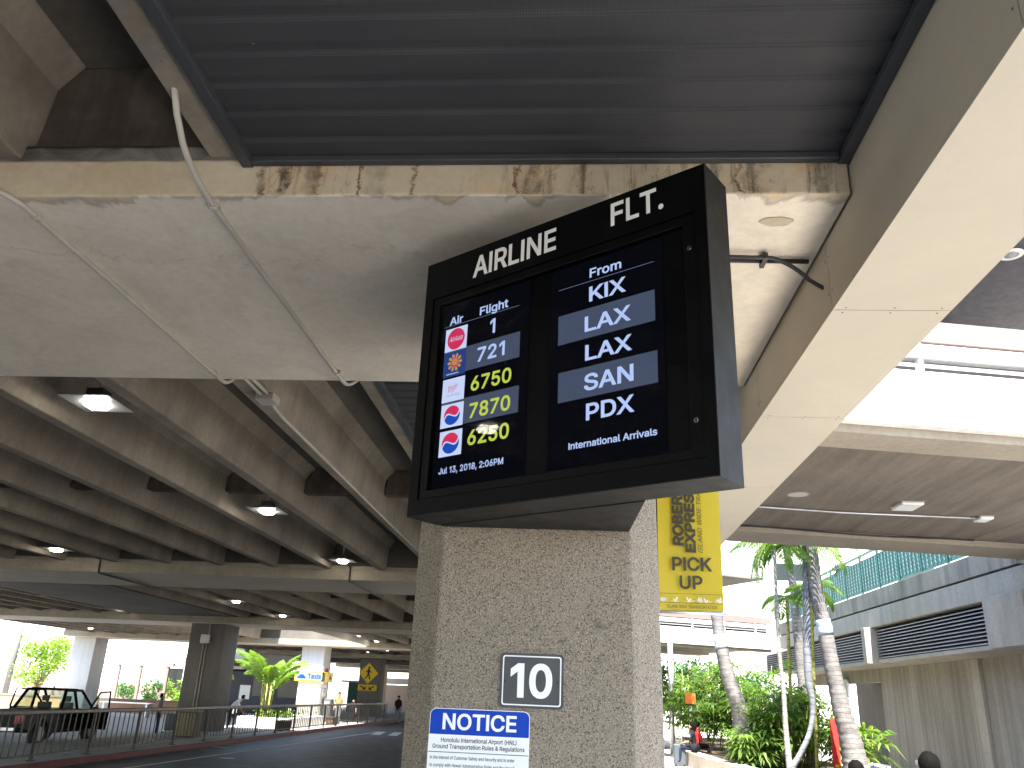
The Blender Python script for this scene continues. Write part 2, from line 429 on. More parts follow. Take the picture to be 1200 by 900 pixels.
_tc = {}
import os
try:   # Blender's own bundled sans serif; its built-in face is the fallback
    FONT = bpy.data.fonts.load(os.path.join(bpy.utils.system_resource('DATAFILES', path='fonts'), 'Inter.woff2'))
except Exception:
    FONT = None
def _area(p): return sum(p[k-1].x*p[k].y-p[k].x*p[k-1].y for k in range(len(p)))/2
def _inside(q, p):
    c = False
    for k in range(len(p)):
        a, b = p[k-1], p[k]
        if (a.y > q.y) != (b.y > q.y) and q.x < (b.x-a.x)*(q.y-a.y)/(b.y-a.y)+a.x: c = not c
    return c
def _grow(p, d):
    """move a closed outline outwards by d (right-hand side of its direction)"""
    out = []
    for k in range(len(p)):
        a, b, c = p[k-1], p[k], p[(k+1) % len(p)]
        d1 = (b-a); d2 = (c-b)
        if d1.length < 1e-7 or d2.length < 1e-7: out.append(b.copy()); continue
        d1.normalize(); d2.normalize(); n1 = Vector((d1.y, -d1.x)); n2 = Vector((d2.y, -d2.x)); n = n1+n2
        if n.length < 1e-4: out.append(b.copy()); continue
        n.normalize(); out.append(b+n*d/max(.45, n.dot(n1)))
    return out
_oc = {}
def _raw(txt):
    if txt in _oc: return _oc[txt]
    cu = bpy.data.curves.new('t', 'FONT'); cu.body = txt; cu.font = FONT or cu.font
    o = bpy.data.objects.new('t', cu); COL.objects.link(o); bpy.context.view_layer.update()
    c = o.to_curve(bpy.context.evaluated_depsgraph_get()); out = []
    for sp in c.splines:
        bp = sp.bezier_points; p = []
        for k in range(len(bp)):
            a, b = bp[k-1], bp[k]
            if a.handle_right_type == 'VECTOR' and b.handle_left_type == 'VECTOR': p.append(b.co.xy.copy()); continue
            h1, h2 = a.handle_right, b.handle_left
            if ((a.co-h1).length < 1e-6 and (b.co-h2).length < 1e-6): p.append(b.co.xy.copy()); continue
            m_ = (a.co+b.co)/2; st = abs((b.co-a.co).cross(h1-a.co).z)+abs((b.co-a.co).cross(h2-a.co).z)
            if st < 1e-6: p.append(b.co.xy.copy()); continue
            for t_ in (.2, .4, .6, .8, 1.):
                u = 1-t_; q = a.co*u**3+h1*3*u*u*t_+h2*3*u*t_*t_+b.co*t_**3; p.append(q.xy.copy())
        q = []
        for v in p:
            if not q or (v-q[-1]).length > 1e-5: q.append(v)
        if len(q) > 2 and (q[0]-q[-1]).length < 1e-5: q.pop()
        if len(q) > 2: out.append(q)
    o.to_curve_clear(); bpy.data.objects.remove(o)
    _oc[txt] = out
    return out
def _mx(p): return max(v.x for q in p for v in q)
def _outlines(txt, shear):
    """glyph outlines laid out one by one, with a plain I and a figure one without a foot"""
    x = 0.; out = []; cap = max(v.y for q in _raw('H') for v in q)
    for ch in txt:
        if ch == ' ': x += .20; continue
        if ch == 'I':
            w = .066; out.append([Vector((x+.055, 0)), Vector((x+.055+w, 0)), Vector((x+.055+w, cap)), Vector((x+.055, cap))]); x += .176; continue
        adv = _mx(_raw('H'+ch+'H'))-_mx(_raw('HH')); g = _raw(ch)
        if ch == '1': g = [p for p in g if len(p) != 4]; adv *= .82
        sg = 1
        big = max(g, key=lambda p: abs(_area(p)))
        flip = _area(big) < 0
        for p in g: out.append([Vector((v.x+x, v.y)) for v in (p[::-1] if flip else p)])
        x += adv
    return [[Vector((v.x+v.y*shear, v.y)) for v in p] for p in out]
from mathutils.geometry import delaunay_2d_cdt
def _wind(x, y, loops):
    w = 0
    for p in loops:
        for k in range(len(p)):
            a, b = p[k-1], p[k]
            if a.y <= y:
                if b.y > y and (b.x-a.x)*(y-a.y)-(x-a.x)*(b.y-a.y) > 0: w += 1
            elif b.y <= y and (b.x-a.x)*(y-a.y)-(x-a.x)*(b.y-a.y) < 0: w -= 1
    return w
def text_mesh(txt, bold, shear):
    """letters as flat outlines filled by winding number, so strokes that cross inside a letter are one surface"""
    key = (txt, bold, shear)
    if key in _tc: return _tc[key]
    ol = _outlines(txt, shear)
    big = max(ol, key=lambda p: abs(_area(p))); sg = 1 if _area(big) > 0 else -1
    loops = []
    for p in ol:
        q = []
        for v in p:
            if not q or (v-q[-1]).length > .0035: q.append(v)
        if len(q) > 2 and (q[0]-q[-1]).length < .0035: q.pop()
        if len(q) > 2: loops.append(_grow(q, bold*sg))
    pts, ed = [], []
    for lp in loops:
        b = len(pts); pts += [v.copy() for v in lp]; ed += [(b+k, b+(k+1) % len(lp)) for k in range(len(lp))]
    vo, _, fo = delaunay_2d_cdt(pts, ed, [], 0, 1e-6)[:3]
    fs = []
    for f in fo:
        cx_ = sum(vo[q].x for q in f)/len(f); cy2 = sum(vo[q].y for q in f)/len(f)
        if _wind(cx_, cy2, loops):
            a, b, c = (vo[q] for q in f[:3]); fs.append(list(f) if (b-a).cross(c-a) > 0 else list(f)[::-1])
    used = sorted({q for f in fs for q in f}); mp = {q: n for n, q in enumerate(used)}
    vs = [(vo[q].x, vo[q].y, 0) for q in used]; fs = [[mp[q] for q in f] for f in fs]
    me = bpy.data.meshes.new('t'); me.from_pydata(vs, [], fs)
    hh = _outlines('H', 0); y1 = max(v.y for p in hh for v in p)
    xs = [v[0] for v in vs]
    _tc[key] = (me, min(xs), max(xs), y1); return _tc[key]

ORD = ['first', 'second', 'third', 'fourth', 'fifth', 'sixth', 'seventh', 'eighth', 'ninth', 'tenth', 'eleventh', 'twelfth', 'thirteenth',
       'fourteenth', 'fifteenth', 'sixteenth', 'seventeenth', 'eighteenth', 'nineteenth', 'twentieth', 'twenty-first', 'twenty-second', 'twenty-third', 'twenty-fourth', 'twenty-fifth']
X1, Y1, Z1 = (1, 0, 0), (0, 1, 0), (0, 0, 1)

# ------------------------------------------------------------------ ground
def slab(name, x0, x1, y0, y1, z, mat, depth=.2):
    mb = MB(); mb.box((x0, y0, z-depth), (x1, y1, z), mat); return mb.build(name, kind='structure')
g = MB(); g.poly([(-900, -900, -.012), (900, -900, -.012), (900, 900, -.012), (-900, 900, -.012)], 'ground'); g.build('ground', kind='structure')
def sheet(name, x0, x1, y0, y1, z, mat):
    mb = MB(); mb.poly([(x0, y0, z), (x1, y0, z), (x1, y1, z), (x0, y1, z)], mat); return mb.build(name, kind='structure')
sheet('road', -12.15, -1.9, -14.0, 140, 0.0, 'asphalt')
sheet('outer_road', -27, -15.9, 8, 30.5, -.004, 'pave')
sheet('unseen_rear_ground', -80, 40, -60, -14.0, -.002, 'asphalt')  # unseen; dark to cut the light from behind the camera
k = MB(); k.box((-12.33, 4, -.1), (-12.15, 110, .135), 'kerb_red'); k.build('red_kerb', kind='structure')
slab('median', -15.8, -12.332, 4, 110, .14, 'pave')
slab('curb_island', -1.9, 2.1, -14, 16, .14, 'pave_white')
slab('kerb_bounce_strip', 2.104, 3.45, -30, 17.0, .15, 'pave_white')  # unseen; pale and narrow to shape the light bounced up under the girder
sheet('unseen_dark_ground', 3.45, 8.7, -30, 17.0, .004, 'asphalt_dark')  # unseen; kept dark so the bounce comes from the narrow strip
slab('side_walk', 8.7, 10.2, -30, 17.0, .15, 'pave')
slab('plaza', 2.104, 10.2, 17.004, 60, .15, 'pave_light')
# painted lines
mk = MB()
mk.poly([(-11.15, 10, .004), (-11.0, 10, .004), (-9.85, 46, .004), (-9.98, 46, .004)], 'mark')
mk.poly([(-12.1, 29.6, .004), (-11.4, 29.2, .004), (-11.4, 29.4, .004), (-12.1, 29.8, .004)], 'mark')
for i in range(7):
    x = -9.6+i*.85; mk.poly([(x, 42.5, .004), (x+.45, 42.5, .004), (x+.05, 46.0, .004), (x-.4, 46.0, .004)], 'mark')
mk.poly([(-10.05, 25.2, .004), (-9.6, 25.2, .004), (-9.7, 25.6, .004), (-10.1, 25.6, .004)], 'mark')
mk.build('painted_lines', kind='structure')

# ------------------------------------------------------------------ garage: cross beams, joists, slabs
BEAMS = [3.55, 19.3, 35.05, 50.8, 66.55, 82.3, 98.05, 113.8]
XL = -31.3
BW = 2.7
far_names = ['', 'second', 'third', 'fourth', 'fifth', 'sixth', 'seventh', 'eighth']
for i, y in enumerate(BEAMS):
    x0 = XL if i < 4 else -27
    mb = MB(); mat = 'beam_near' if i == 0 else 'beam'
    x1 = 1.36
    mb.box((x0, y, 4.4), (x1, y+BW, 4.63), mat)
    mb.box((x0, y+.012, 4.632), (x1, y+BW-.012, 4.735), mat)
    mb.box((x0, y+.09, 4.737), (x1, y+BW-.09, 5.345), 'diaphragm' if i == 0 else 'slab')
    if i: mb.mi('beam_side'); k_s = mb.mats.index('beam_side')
    lab = 'wide stained concrete cross beam with peeling tan edge right above the flight board' if i == 0 else \
        '%s concrete cross beam under the joists, counting away from the flight board' % far_names[i]
    o = mb.build('cross_beam', label=lab, cat='beam', group='concrete cross beams', bevel=.012)
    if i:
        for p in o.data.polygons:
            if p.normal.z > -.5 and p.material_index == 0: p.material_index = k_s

def joist_section(x0, w=.17):
    """profile in x,z of one stem with its flare into the slab"""
    c = x0+w/2
    return [(c-w/2, 4.65), (c+w/2, 4.65), (c+.125, 5.17), (c+.26, 5.345), (c-.26, 5.345), (c-.125, 5.17)]
SP = 1.315
JX = [-1.98]+[-3.215-SP*k for k in range(24)]
def make_joist(y0, y1, with_block):
    t = thing('ceiling_joist', None, 'ceiling joist', (0, 0, 0), 'concrete ceiling joists')
    mb = MB(); mb.prism([(x, y0, z) for x, z in joist_section(0)], (0, y1-y0, 0), 'joist')
    mb.build('stem', t, bevel=.015)
    if with_block:
        ym = (y0+y1)/2
        b = MB()
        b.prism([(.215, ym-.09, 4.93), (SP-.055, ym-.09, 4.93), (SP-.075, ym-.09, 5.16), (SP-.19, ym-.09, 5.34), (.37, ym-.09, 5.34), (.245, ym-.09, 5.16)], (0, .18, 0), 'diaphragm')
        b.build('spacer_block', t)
    return t
bay_desc = ['above the stained beam', 'in the bay behind the flight board', 'in the second bay back', 'in the third bay back', 'in the fourth bay back', 'in the farthest bay']
bays = [(-14.0, 3.638), (6.25-.012, 19.312), (22.0-.012, 35.062), (37.75-.012, 50.812), (53.5-.012, 66.562), (69.25-.012, 82.312)]
for bi, (y0, y1) in enumerate(bays):
    ks = [k for k in range(25)]
    if bi == 0: ks = range(0, 4)
    elif bi == 1: ks = range(0, 11)
    elif bi == 2: ks = [k for k in range(0, 22) if not 10 <= k <= 12]
    elif bi == 3: ks = [k for k in range(2, 22) if not (JX[k] > -17.9 and JX[k] < -12.0)]
    else: ks = range(3, 19)
    proto = None
    for q, k in enumerate(ks):
        lab = 'concrete ceiling joist %s, %s from the right' % (bay_desc[bi], ORD[q])
        if proto is None:
            proto = make_joist(y0, y1, bi != 0); proto.location = (JX[k], 0, 0); proto['label'] = lab
        else: dup(proto, (JX[k], 0, 0), lab)

def slab_thing(x0, x1, y0, y1, label):
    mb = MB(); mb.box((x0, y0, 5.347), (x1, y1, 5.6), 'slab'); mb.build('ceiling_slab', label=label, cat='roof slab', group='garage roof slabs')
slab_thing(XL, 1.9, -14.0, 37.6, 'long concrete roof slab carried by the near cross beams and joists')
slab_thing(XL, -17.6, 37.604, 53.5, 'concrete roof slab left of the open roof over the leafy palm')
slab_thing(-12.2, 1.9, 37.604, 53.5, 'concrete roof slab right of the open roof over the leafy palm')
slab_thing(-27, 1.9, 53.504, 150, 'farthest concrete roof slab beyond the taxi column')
# upstands that edge the open roof (they carry the sunlit strip above the palm)
mb = MB(); mb.box((-17.6, 50.82, 5.35), (-12.2, 51.0, 6.3), 'white_wall')
mb.build('roof_parapet', label='white sunlit parapet over the open roof behind the palm', cat='parapet')
mb = MB(); mb.box((-12.2, 37.8, 4.5), (-12.0, 50.7, 5.34), 'beam')
mb.build('edge_beam', label='concrete edge beam along the right side of the open roof', cat='beam')

# dark ribbed metal decks
def metal_deck(x0, x1, y0, y1, z, label, rib=.2, trim=True, yoff=0.):
    t = thing('metal_deck', label, 'ceiling panel', (x0, y0, z), 'dark ribbed metal ceiling decks')
    mb = MB(); prof = []
    y = y0
    while y < y1-1e-6:
        prof += [(y, z), (min(y+.118, y1), z), (min(y+.126, y1), z+.016), (min(y+.178, y1), z+.016)]; y += rib
    prof.append((y1, z))
    pr = []
    for p in prof:
        if not pr or p[0]-pr[-1][0] > 1e-4: pr.append(p)
    i = len(mb.v)
    for (yy, zz) in pr: mb.v += [(x0, yy, zz), (x1, yy, zz)]
    for k in range(len(pr)-1): mb.face([i+2*k, i+2*k+1, i+2*k+3, i+2*k+2], 'deck')
    mb.build('ribbed_sheet', t)
    tr = MB()
    tr.box((x0-.012, y0, z-.05), (x0+.05, y1, z-.004), 'dark_trim'); tr.box((x0-.012, y0, z-.0035), (x0-.002, y1, z+.12), 'dark_trim')
    tr.box((x1-.06, y0, z-.05), (x1-.002, y1, z-.004), 'dark_trim')
    tr.box((x0+.052, y1-.045, z-.042), (x1-.062, y1, z-.004), 'dark_trim')
    tr.build('edge_trim', t, bevel=.004)
    return t
metal_deck(-1.765, 1.37, -14., 3.545, 4.62, 'large dark ribbed metal deck filling the top of the view over the flight board')
metal_deck(-1.765, 1.37, 6.28, 19.29, 4.62, 'dark ribbed metal deck partly seen left of the flight board, beyond the stained beam')
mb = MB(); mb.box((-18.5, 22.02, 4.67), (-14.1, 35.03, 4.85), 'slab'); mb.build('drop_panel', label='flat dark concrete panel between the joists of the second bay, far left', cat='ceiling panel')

# girder clad in beige panels, on the right
t = thing('clad_girder', 'beige panel clad girder running diagonally down the right of the view', 'girder', (1.68, 0, 4.0))
core = MB(); core.box((1.385, -14, 4.02), (1.965, 24, 5.62), 'slab'); core.build('core', t)
ys = [-14., -11.9, -9.9, -7.9, -5.9, -3.86, -1.86, .1, 2.06, 4.03, 5.80, 7.9, 10.0, 12.1, 14.2, 16.3, 18.4, 20.5, 22.6, 24.]
for a, b in zip(ys[:-1], ys[1:]):
    p = MB(); j = .0035
    p.box((1.37, a+j, 3.994), (1.98, b-j, 4.018), 'clad')
    p.box((1.37, a+j, 4.0185), (1.384, b-j, 5.34), 'clad'); p.box((1.966, a+j, 4.0185), (1.98, b-j, 5.62), 'clad')
    for yy in (a+.03, b-.03):
        for xx in (1.43, 1.68, 1.92): p.tube([(xx, yy, 3.9925), (xx, yy, 3.994)], .006, 'dark_trim', 6)
        for zz in (4.1, 4.3): p.tube([(1.3685, yy, zz), (1.37, yy, zz)], .006, 'dark_trim', 6)
    p.build('cladding_panel', t, bevel=.003)

# ------------------------------------------------------------------ columns
def rounded_rect(x0, x1, y0, y1, r, n=6):
    out = []
    for cx, cy_, a0 in ((x1-r, y0+r, -90), (x1-r, y1-r, 0), (x0+r, y1-r, 90), (x0+r, y0+r, 180)):
        for k in range(n+1):
            a = R(a0+90*k/n); out.append((cx+r*math.cos(a), cy_+r*math.sin(a)))
    return out
def column(x0, x1, y0, y1, z0, z1, r, mat, label, taper=0., name='column'):
    nn = 1 if mat == 'aggregate' else 6
    mb = MB(); top = rounded_rect(x0, x1, y0, y1, r, nn); bot = rounded_rect(x0-taper*.3, x1+taper, y0, y1, r, nn)
    n = len(top); i = len(mb.v)
    mb.v += [(x, y, z0) for x, y in bot] + [(x, y, z1) for x, y in top]
    mb.face(list(range(i+n-1, i-1, -1)), mat); mb.face(list(range(i+n, i+2*n)), mat)
    for k in range(n): k2 = (k+1) % n; mb.face([i+k, i+k2, i+n+k2, i+n+k], mat, nn > 1)
    o = mb.build(name, label=label, cat='column', group='supporting columns', bevel=.012 if nn == 1 else 0)
    return o
column(-.80, .425, 4.15, 5.65, .14, 4.398, .15, 'aggregate', 'speckled exposed aggregate column carrying the notices and the flight board', taper=.05)
column(-.80, .45, 19.9, 21.4, 0., 4.398, .15, 'aggregate', 'speckled column hidden straight behind the near one')
column(-16.3, -14.75, 35.65, 37.15, 0, 4.398, .03, 'pier', 'dark grey square column with two conduits behind the bronze railing')
column(-16.3, -14.9, 51.4, 52.9, 0, 4.398, .03, 'pier_white', 'sunlit white faced column wearing the yellow taxi box')
column(-30.9, -29.45, 51.4, 52.9, 0, 4.398, .03, 'pier_white', 'pale column with sunlit face at far left behind the black pickup')
column(-16.5, -14.8, 67.15, 68.65, 0, 4.398, .03, 'pier', 'dark column far back carrying the pedestrian diamond sign')
column(-25.2, -23.7, 82.9, 84.4, 0, 4.398, .03, 'pier', 'dark square column far back beyond the navy coach')
column(-14.2, -12.7, 98.6, 100.1, 0, 4.398, .03, 'pier', 'dark square column farthest back by the walking person')
column(-19.4, -17.9, 82.9, 84.4, 0, 4.398, .05, 'tan_wall', 'tan column far beyond the pedestrian sign')
t = thing('end_wall', 'dim tan wall closing the far end of the garage road', 'wall', (-9, 118, 0)); mb = MB(); mb.box((-34, 108, -.1), (1.9, 108.3, 2.75), 'tan_wall'); mb.build('wall_body', t)
mb = MB(); mb.box((-14.5, 107.9, .0), (-12.0, 107.99, 2.6), 'louver_gap'); mb.build('doorway', t)
# conduits and box on the grey column
t = thing('conduit_riser', 'two grey conduits under a pale junction box on the dark square column', 'conduit', (-15.5, 35.6, 0))
mb = MB(); mb.tube([(-15.62, 35.62, .1), (-15.62, 35.62, 3.6)], .035, 'conduit'); mb.tube([(-15.48, 35.62, .1), (-15.48, 35.62, 3.6)], .035, 'conduit'); mb.tube([(-15.45, 35.62, 3.9), (-15.45, 35.62, 4.39)], .03, 'conduit'); mb.build('pipe', t)
mb = MB(); mb.box((-15.75, 35.5, 3.6), (-15.35, 35.645, 3.95), 'lamp_body'); mb.build('junction_box', t, bevel=.01)

# ------------------------------------------------------------------ flight board
AN = .594
rv = Vector((math.cos(AN), -math.sin(AN), 0)); nv = Vector((-math.sin(AN), -math.cos(AN), 0)); uv = Vector((0, 0, 1))
BL = Vector((-.8114, 3.95, 2.809)); SW, SH, ST = 1.6417, 1.3952, .2207
def S(u, v, n=0.): return BL + rv*u + uv*v + nv*n
board = thing('flight_board', 'black airport flight arrivals board mounted at an angle on the speckled column', 'flight board', S(SW/2, 0, -ST))
def sbox(mb, u0, u1, v0, v1, n0, n1, mat): mb.obox(S(u0, v0, n0), rv*(u1-u0), -nv*(n0-n1) if False else nv*(n1-n0), uv*(v1-v0), mat)
mb = MB()
OU0, OU1, OV0, OV1 = .058, 1.592, .075, 1.175       # opening for the door
sbox(mb, .004, SW-.004, .004, SH-.004, -ST, -.062, 'housing_side')
sbox(mb, 0, OU0, 0, SH, -.06, 0, 'housing'); sbox(mb, OU1, SW, 0, SH, -.06, 0, 'housing')
sbox(mb, OU0, OU1, 0, OV0, -.06, 0, 'housing'); sbox(mb, OU0, OU1, OV1, SH, -.06, 0, 'housing')
# side skins, charcoal
sbox(mb, SW+.0005, SW+.004, -.004, SH+.004, -ST-.002, -.002, 'housing_side'); sbox(mb, -.004, -.0005, -.004, SH+.004, -ST-.002, -.002, 'housing_side')
sbox(mb, 0, SW, -.004, -.0005, -ST-.002, -.002, 'housing_side'); sbox(mb, 0, SW, SH+.0005, SH+.004, -ST-.002, -.002, 'housing_side')
mb.build('housing', board)
mb = MB(); IU0, IU1, IV0, IV1 = .108, 1.528, .118, 1.128
for a in ((OU0+.003, IU0, OV0+.003, OV1-.003), (IU1, OU1-.003, OV0+.003, OV1-.003), (IU0, IU1, OV0+.003, IV0), (IU0, IU1, IV1, OV1-.003)):
    sbox(mb, a[0], a[1], a[2], a[3], -.05, -.007, 'bezel')
door = mb.build('door_frame', board, bevel=.003)
for (u, v) in ((1.555, 1.005), (1.555, .233)):
    sc = MB(); sc.tube([S(u, v, -.007), S(u, v, -.0035)], .0105, 'chrome', 14); sc.tube([S(u, v, -.0035), S(u, v, -.0032)], .005, 'sign_black', 8)
    sc.build('screw', door)
hl = MB()
hl.text('AIRLINE', S(.333, 1.226, .001), rv, uv, 'letter', height=.115, width=.53, bold=.018)
hl.build('header_lettering', board); hl = MB()
hl.text('FLT.', S(1.172, 1.246, .001), rv, uv, 'letter', height=.113, width=.272, bold=.018)
hl.build('header_lettering', board)
def gl(name, col, k=1.): M[name] = glow(name.replace('_', ' '), col, k*EM)
gl('lit_white', (.50, .62, .98), .80); gl('lit_yellow', (.62, .72, .10), .70); gl('lit_band', (.052, .066, .108), 1.05); gl('lit_black', (.0022, .0024, .0040), 1.)
gl('logo_white', (.60, .68, .95), .85); gl('logo_red', (.62, .03, .10), .9); gl('logo_navy', (.02, .045, .19), 1.); gl('logo_gold', (.42, .24, .07), 1.); gl('logo_blue', (.01, .07, .42), 1.); gl('logo_grey', (.35, .4, .5), .8); gl('lit_rule', (.2, .25, .4), .7)
NS = -.0300
def screen(u0, u1, v0, v1, label):
    mb = MB(); sbox(mb, u0, u1, v0, v1, -.058, NS, 'lit_black'); return mb.build('screen', board, label=label)
s1 = screen(.122, .690, .130, 1.118, 'screen listing airlines and flight numbers')
s2 = screen(.820, 1.412, .130, 1.118, 'screen listing the cities of origin')
mb = MB(); sbox(mb, .109, 1.527, .119, 1.127, -.0585, -.038, 'bezel'); mb.build('backing_panel', board)
def band(u0, u1, v0, v1, sc):
    mb = MB(); sbox(mb, u0, u1, v0, v1, NS+.0004, NS+.0008, 'lit_band'); mb.build('row_band', sc)
band(.144, .640, .718, .854, s1); band(.150, .645, .436, .571, s1); band(.866, 1.374, .722, .871, s2); band(.872, 1.380, .436, .582, s2)
def stext(items, sc, name='screen_text'):
    mb = MB()
    for (txt, u, v, h, w, mat, al) in items: mb.text(txt, S(u, v, NS+.0018), rv, uv, mat, height=h, width=w, bold=.019, align=al, thick=.0004)
    mb.build(name, sc)
LW, LY = 'lit_white', 'lit_yellow'
tx = [('Air', .166, 1.003, .042, .092, LW, 'L'), ('Flight', .372, 1.009, .044, .186, LW, 'L'), ('1', .463, .889, .075, .034, LW, 'C'), ('721', .372, .752, .072, .176, LW, 'L')]
for i, (n_, v) in enumerate((('6750', .601), ('7870', .459), ('6250', .320))): tx.append((n_, .341, v, .072, .256, LY, 'L'))
tx.append(('Jul 13, 2018, 2:06PM', .164, .196, .030, .407, LW, 'L'))
stext(tx, s1)
stext([('From', 1.039, 1.028, .044, .170, LW, 'L'), ('KIX', 1.037, .905, .071, .196, LW, 'L'), ('LAX', 1.014, .757, .071, .242, LW, 'L'), ('LAX', 1.018, .614, .071, .242, LW, 'L'),
       ('SAN', 1.013, .470, .073, .252, LW, 'L'), ('PDX', 1.025, .330, .073, .242, LW, 'L'), ('International Arrivals', .935, .209, .029, .436, LW, 'L')], s2)
mb = MB(); sbox(mb, .13, .628, .9965, .9985, NS+.0004, NS+.0008, 'lit_rule'); mb.build('rule_line', s1)
mb = MB(); sbox(mb, .864, 1.372, 1.008, 1.010, NS+.0004, NS+.0008, 'lit_rule'); mb.build('rule_line', s2)
def disc(mb, u, v, r, n, mat, a0=0, a1=360, k=28):
    pts = [S(u+r*math.cos(R(a0+(a1-a0)*i/k)), v+r*math.sin(R(a0+(a1-a0)*i/k)), n) for i in range(k+(0 if a1-a0 == 360 else 1))]
    mb.poly(pts, mat)
def logo(i, v0, v1):
    u0 = .144+.0026*i; u1 = u0+.149; c = (u0+u1)/2; vm = (v0+v1)/2; h = (v1-v0)/2
    mb = MB(); a, b_ = NS+.0012, NS+.0018
    base = 'logo_navy' if i == 1 else 'logo_white'
    sbox(mb, u0, u1, v0, v1, NS+.001, a, base)
    if i == 0:
        disc(mb, c, vm, h*.92, b_, 'logo_red'); mb.text('AirAsia', S(c, vm-.012, b_+.0006), rv, uv, 'logo_white', height=.028, width=.094, align='C', shear=.35, thick=.0002)
    elif i == 1:
        for q in range(10):
            an = R(36*q); p = []
            for w, rr in ((-.26, .018), (-.2, .044), (0, .052), (.2, .044), (.26, .018)): p.append(S(c+rr*math.cos(an+w), vm+.008+rr*math.sin(an+w), b_))
            mb.poly(p, 'logo_gold')
        disc(mb, c, vm+.008, .026, b_+.0004, 'logo_red'); disc(mb, c, vm+.010, .019, b_+.0008, 'logo_gold')
        sbox(mb, u0+.02, u1-.045, v0+.012, v0+.019, b_-.0002, b_, 'logo_grey')
    elif i == 2:
        mb.text('Virgin', S(c-.004, vm-.004, b_), rv+uv*.25, uv, 'logo_red', height=.032, width=.062, align='C', shear=.4, thick=.0002)
        mb.poly([S(u0+.03, vm+.035, b_), S(u0+.045, vm+.012, b_), S(u0+.052, vm+.012, b_)], 'logo_grey')
        mb.text('australia', S(c, vm-.034, b_), rv, uv, 'logo_grey', height=.014, width=.085, align='C', thick=.0002)
    else:
        r = h*.86; sh = .06
        def half(sign, mat):
            pts = []
            for q in range(25): an = R(180*q/24)+(0 if sign > 0 else math.pi); pts.append((math.cos(an)*r, math.sin(an)*r))
            for q in range(1, 12): an = R(180*q/12); pts.append((-r*sign/2-math.cos(an)*r/2*sign, math.sin(an)*r/2*(1 if sign > 0 else -1)*1.0*.0 + (-1 if sign > 0 else 1)*-math.sin(an)*r*.36))
            for q in range(0, 12): an = R(180*q/12); pts.append((r*sign/2-math.cos(an)*r/2*sign, (1 if sign > 0 else -1)*-math.sin(an)*r*.36))
            ca, sa = math.cos(R(22)), math.sin(R(22))
            mb.poly([S(c+x*ca-y*sa, vm+(x*sa+y*ca)*.95, b_+(.0004 if sign > 0 else 0)) for x, y in pts], mat)
        half(1, 'logo_red'); half(-1, 'logo_blue')
        # white swirl between the halves
        pts = []
        for q in range(0, 25):
            x = -r*1.02+2*r*1.02*q/24; y = -math.sin(math.pi*x/r)*r*.34; pts.append((x, y))
        ca, sa = math.cos(R(22)), math.sin(R(22))
        def T(x, y): return S(c+x*ca-y*sa, vm+(x*sa+y*ca)*.95, b_+.0008)
        for q in range(24):
            (xa, ya), (xb, yb) = pts[q], pts[q+1]; w = .0045
            mb.poly([T(xa, ya-w), T(xb, yb-w), T(xb, yb+w), T(xa, ya+w)], 'logo_white')
    mb.build('airline_logo', s1)
for i, (a, b_) in enumerate(((.850, .980), (.706, .842), (.569, .695), (.432, .556), (.282, .414))): logo(i, a, b_)
# cover glass
m, nt, b, out = newmat('cover glass'); N = NT(nt)
tr = N.n('ShaderNodeBsdfTransparent'); tr.inputs[0].default_value = (.93, .95, .97, 1)
gs = N.n('ShaderNodeBsdfGlossy'); gs.inputs['Roughness'].default_value = .015
fr = N.n('ShaderNodeFresnel'); fr.inputs[0].default_value = 1.45
mx = N.n('ShaderNodeMixShader'); N.l(N.math('MULTIPLY', fr.outputs[0], .45), mx.inputs[0]); N.l(tr.outputs[0], mx.inputs[1]); N.l(gs.outputs[0], mx.inputs[2]); N.l(mx.outputs[0], out.inputs[0])
M['cover_glass'] = m
mb = MB(); mb.poly([S(IU0-.004, IV0-.004, -.016), S(IU1+.004, IV0-.004, -.016), S(IU1+.004, IV1+.004, -.016), S(IU0-.004, IV1+.004, -.016)], 'cover_glass'); mb.build('cover_glass', board)
# wedge bracket between board and column
mb = MB(); p0 = S(.02, 0, -ST-.004); p1 = S(1.20, 0, -ST-.004)
tri = [(p0.x+.01, 4.143, 2.80), (.287, 4.143, 2.80), (p1.x, p1.y, 2.80), (p0.x, p0.y, 2.80)]
mb.prism(tri, (0, 0, 1.38), 'housing_side'); mb.build('bracket', board)

# ------------------------------------------------------------------ plates on the column
FY = 4.1485
def plate(mb, x0, x1, z0, z1, r, y, th, mat):
    pts = [(x, y, z) for x, z in rounded_rect(x0, x1, z0, z1, r, 5)]
    mb.prism(pts, (0, -th, 0), mat)
t = thing('number_sign', 'dark grey number 10 plate above the blue notice', 'sign', (-.18, FY, 1.95))
mb = MB(); plate(mb, -.333, -.030, 1.951, 2.197, .018, FY, .006, 'sign_grey'); mb.build('plate', t)
mb = MB(); plate(mb, -.322, -.041, 1.962, 2.186, .012, FY-.0062, .0006, 'sign_white'); plate(mb, -.316, -.047, 1.968, 2.180, .009, FY-.007, .0005, 'sign_grey'); mb.build('border', t)
mb = MB(); mb.text('10', (-.183, FY-.0080, 2.004), X1, Z1, 'sign_white', height=.140, width=.200, bold=.026, align='C', thick=.0005); mb.build('digits', t)
for x in (-.309, -.058):
    mb = MB(); mb.tube([(x, FY-.0076, 2.07), (x, FY-.0105, 2.07)], .0055, 'sign_black', 10); mb.build('screw', t)
t = thing('notice_sign', 'white notice plate with blue NOTICE header at the foot of the view', 'sign', (-.42, FY, 1.2))
mb = MB(); plate(mb, -.658, -.184, 1.20, 1.936, .03, FY, .004, 'sign_white'); mb.build('plate', t)
mb = MB()
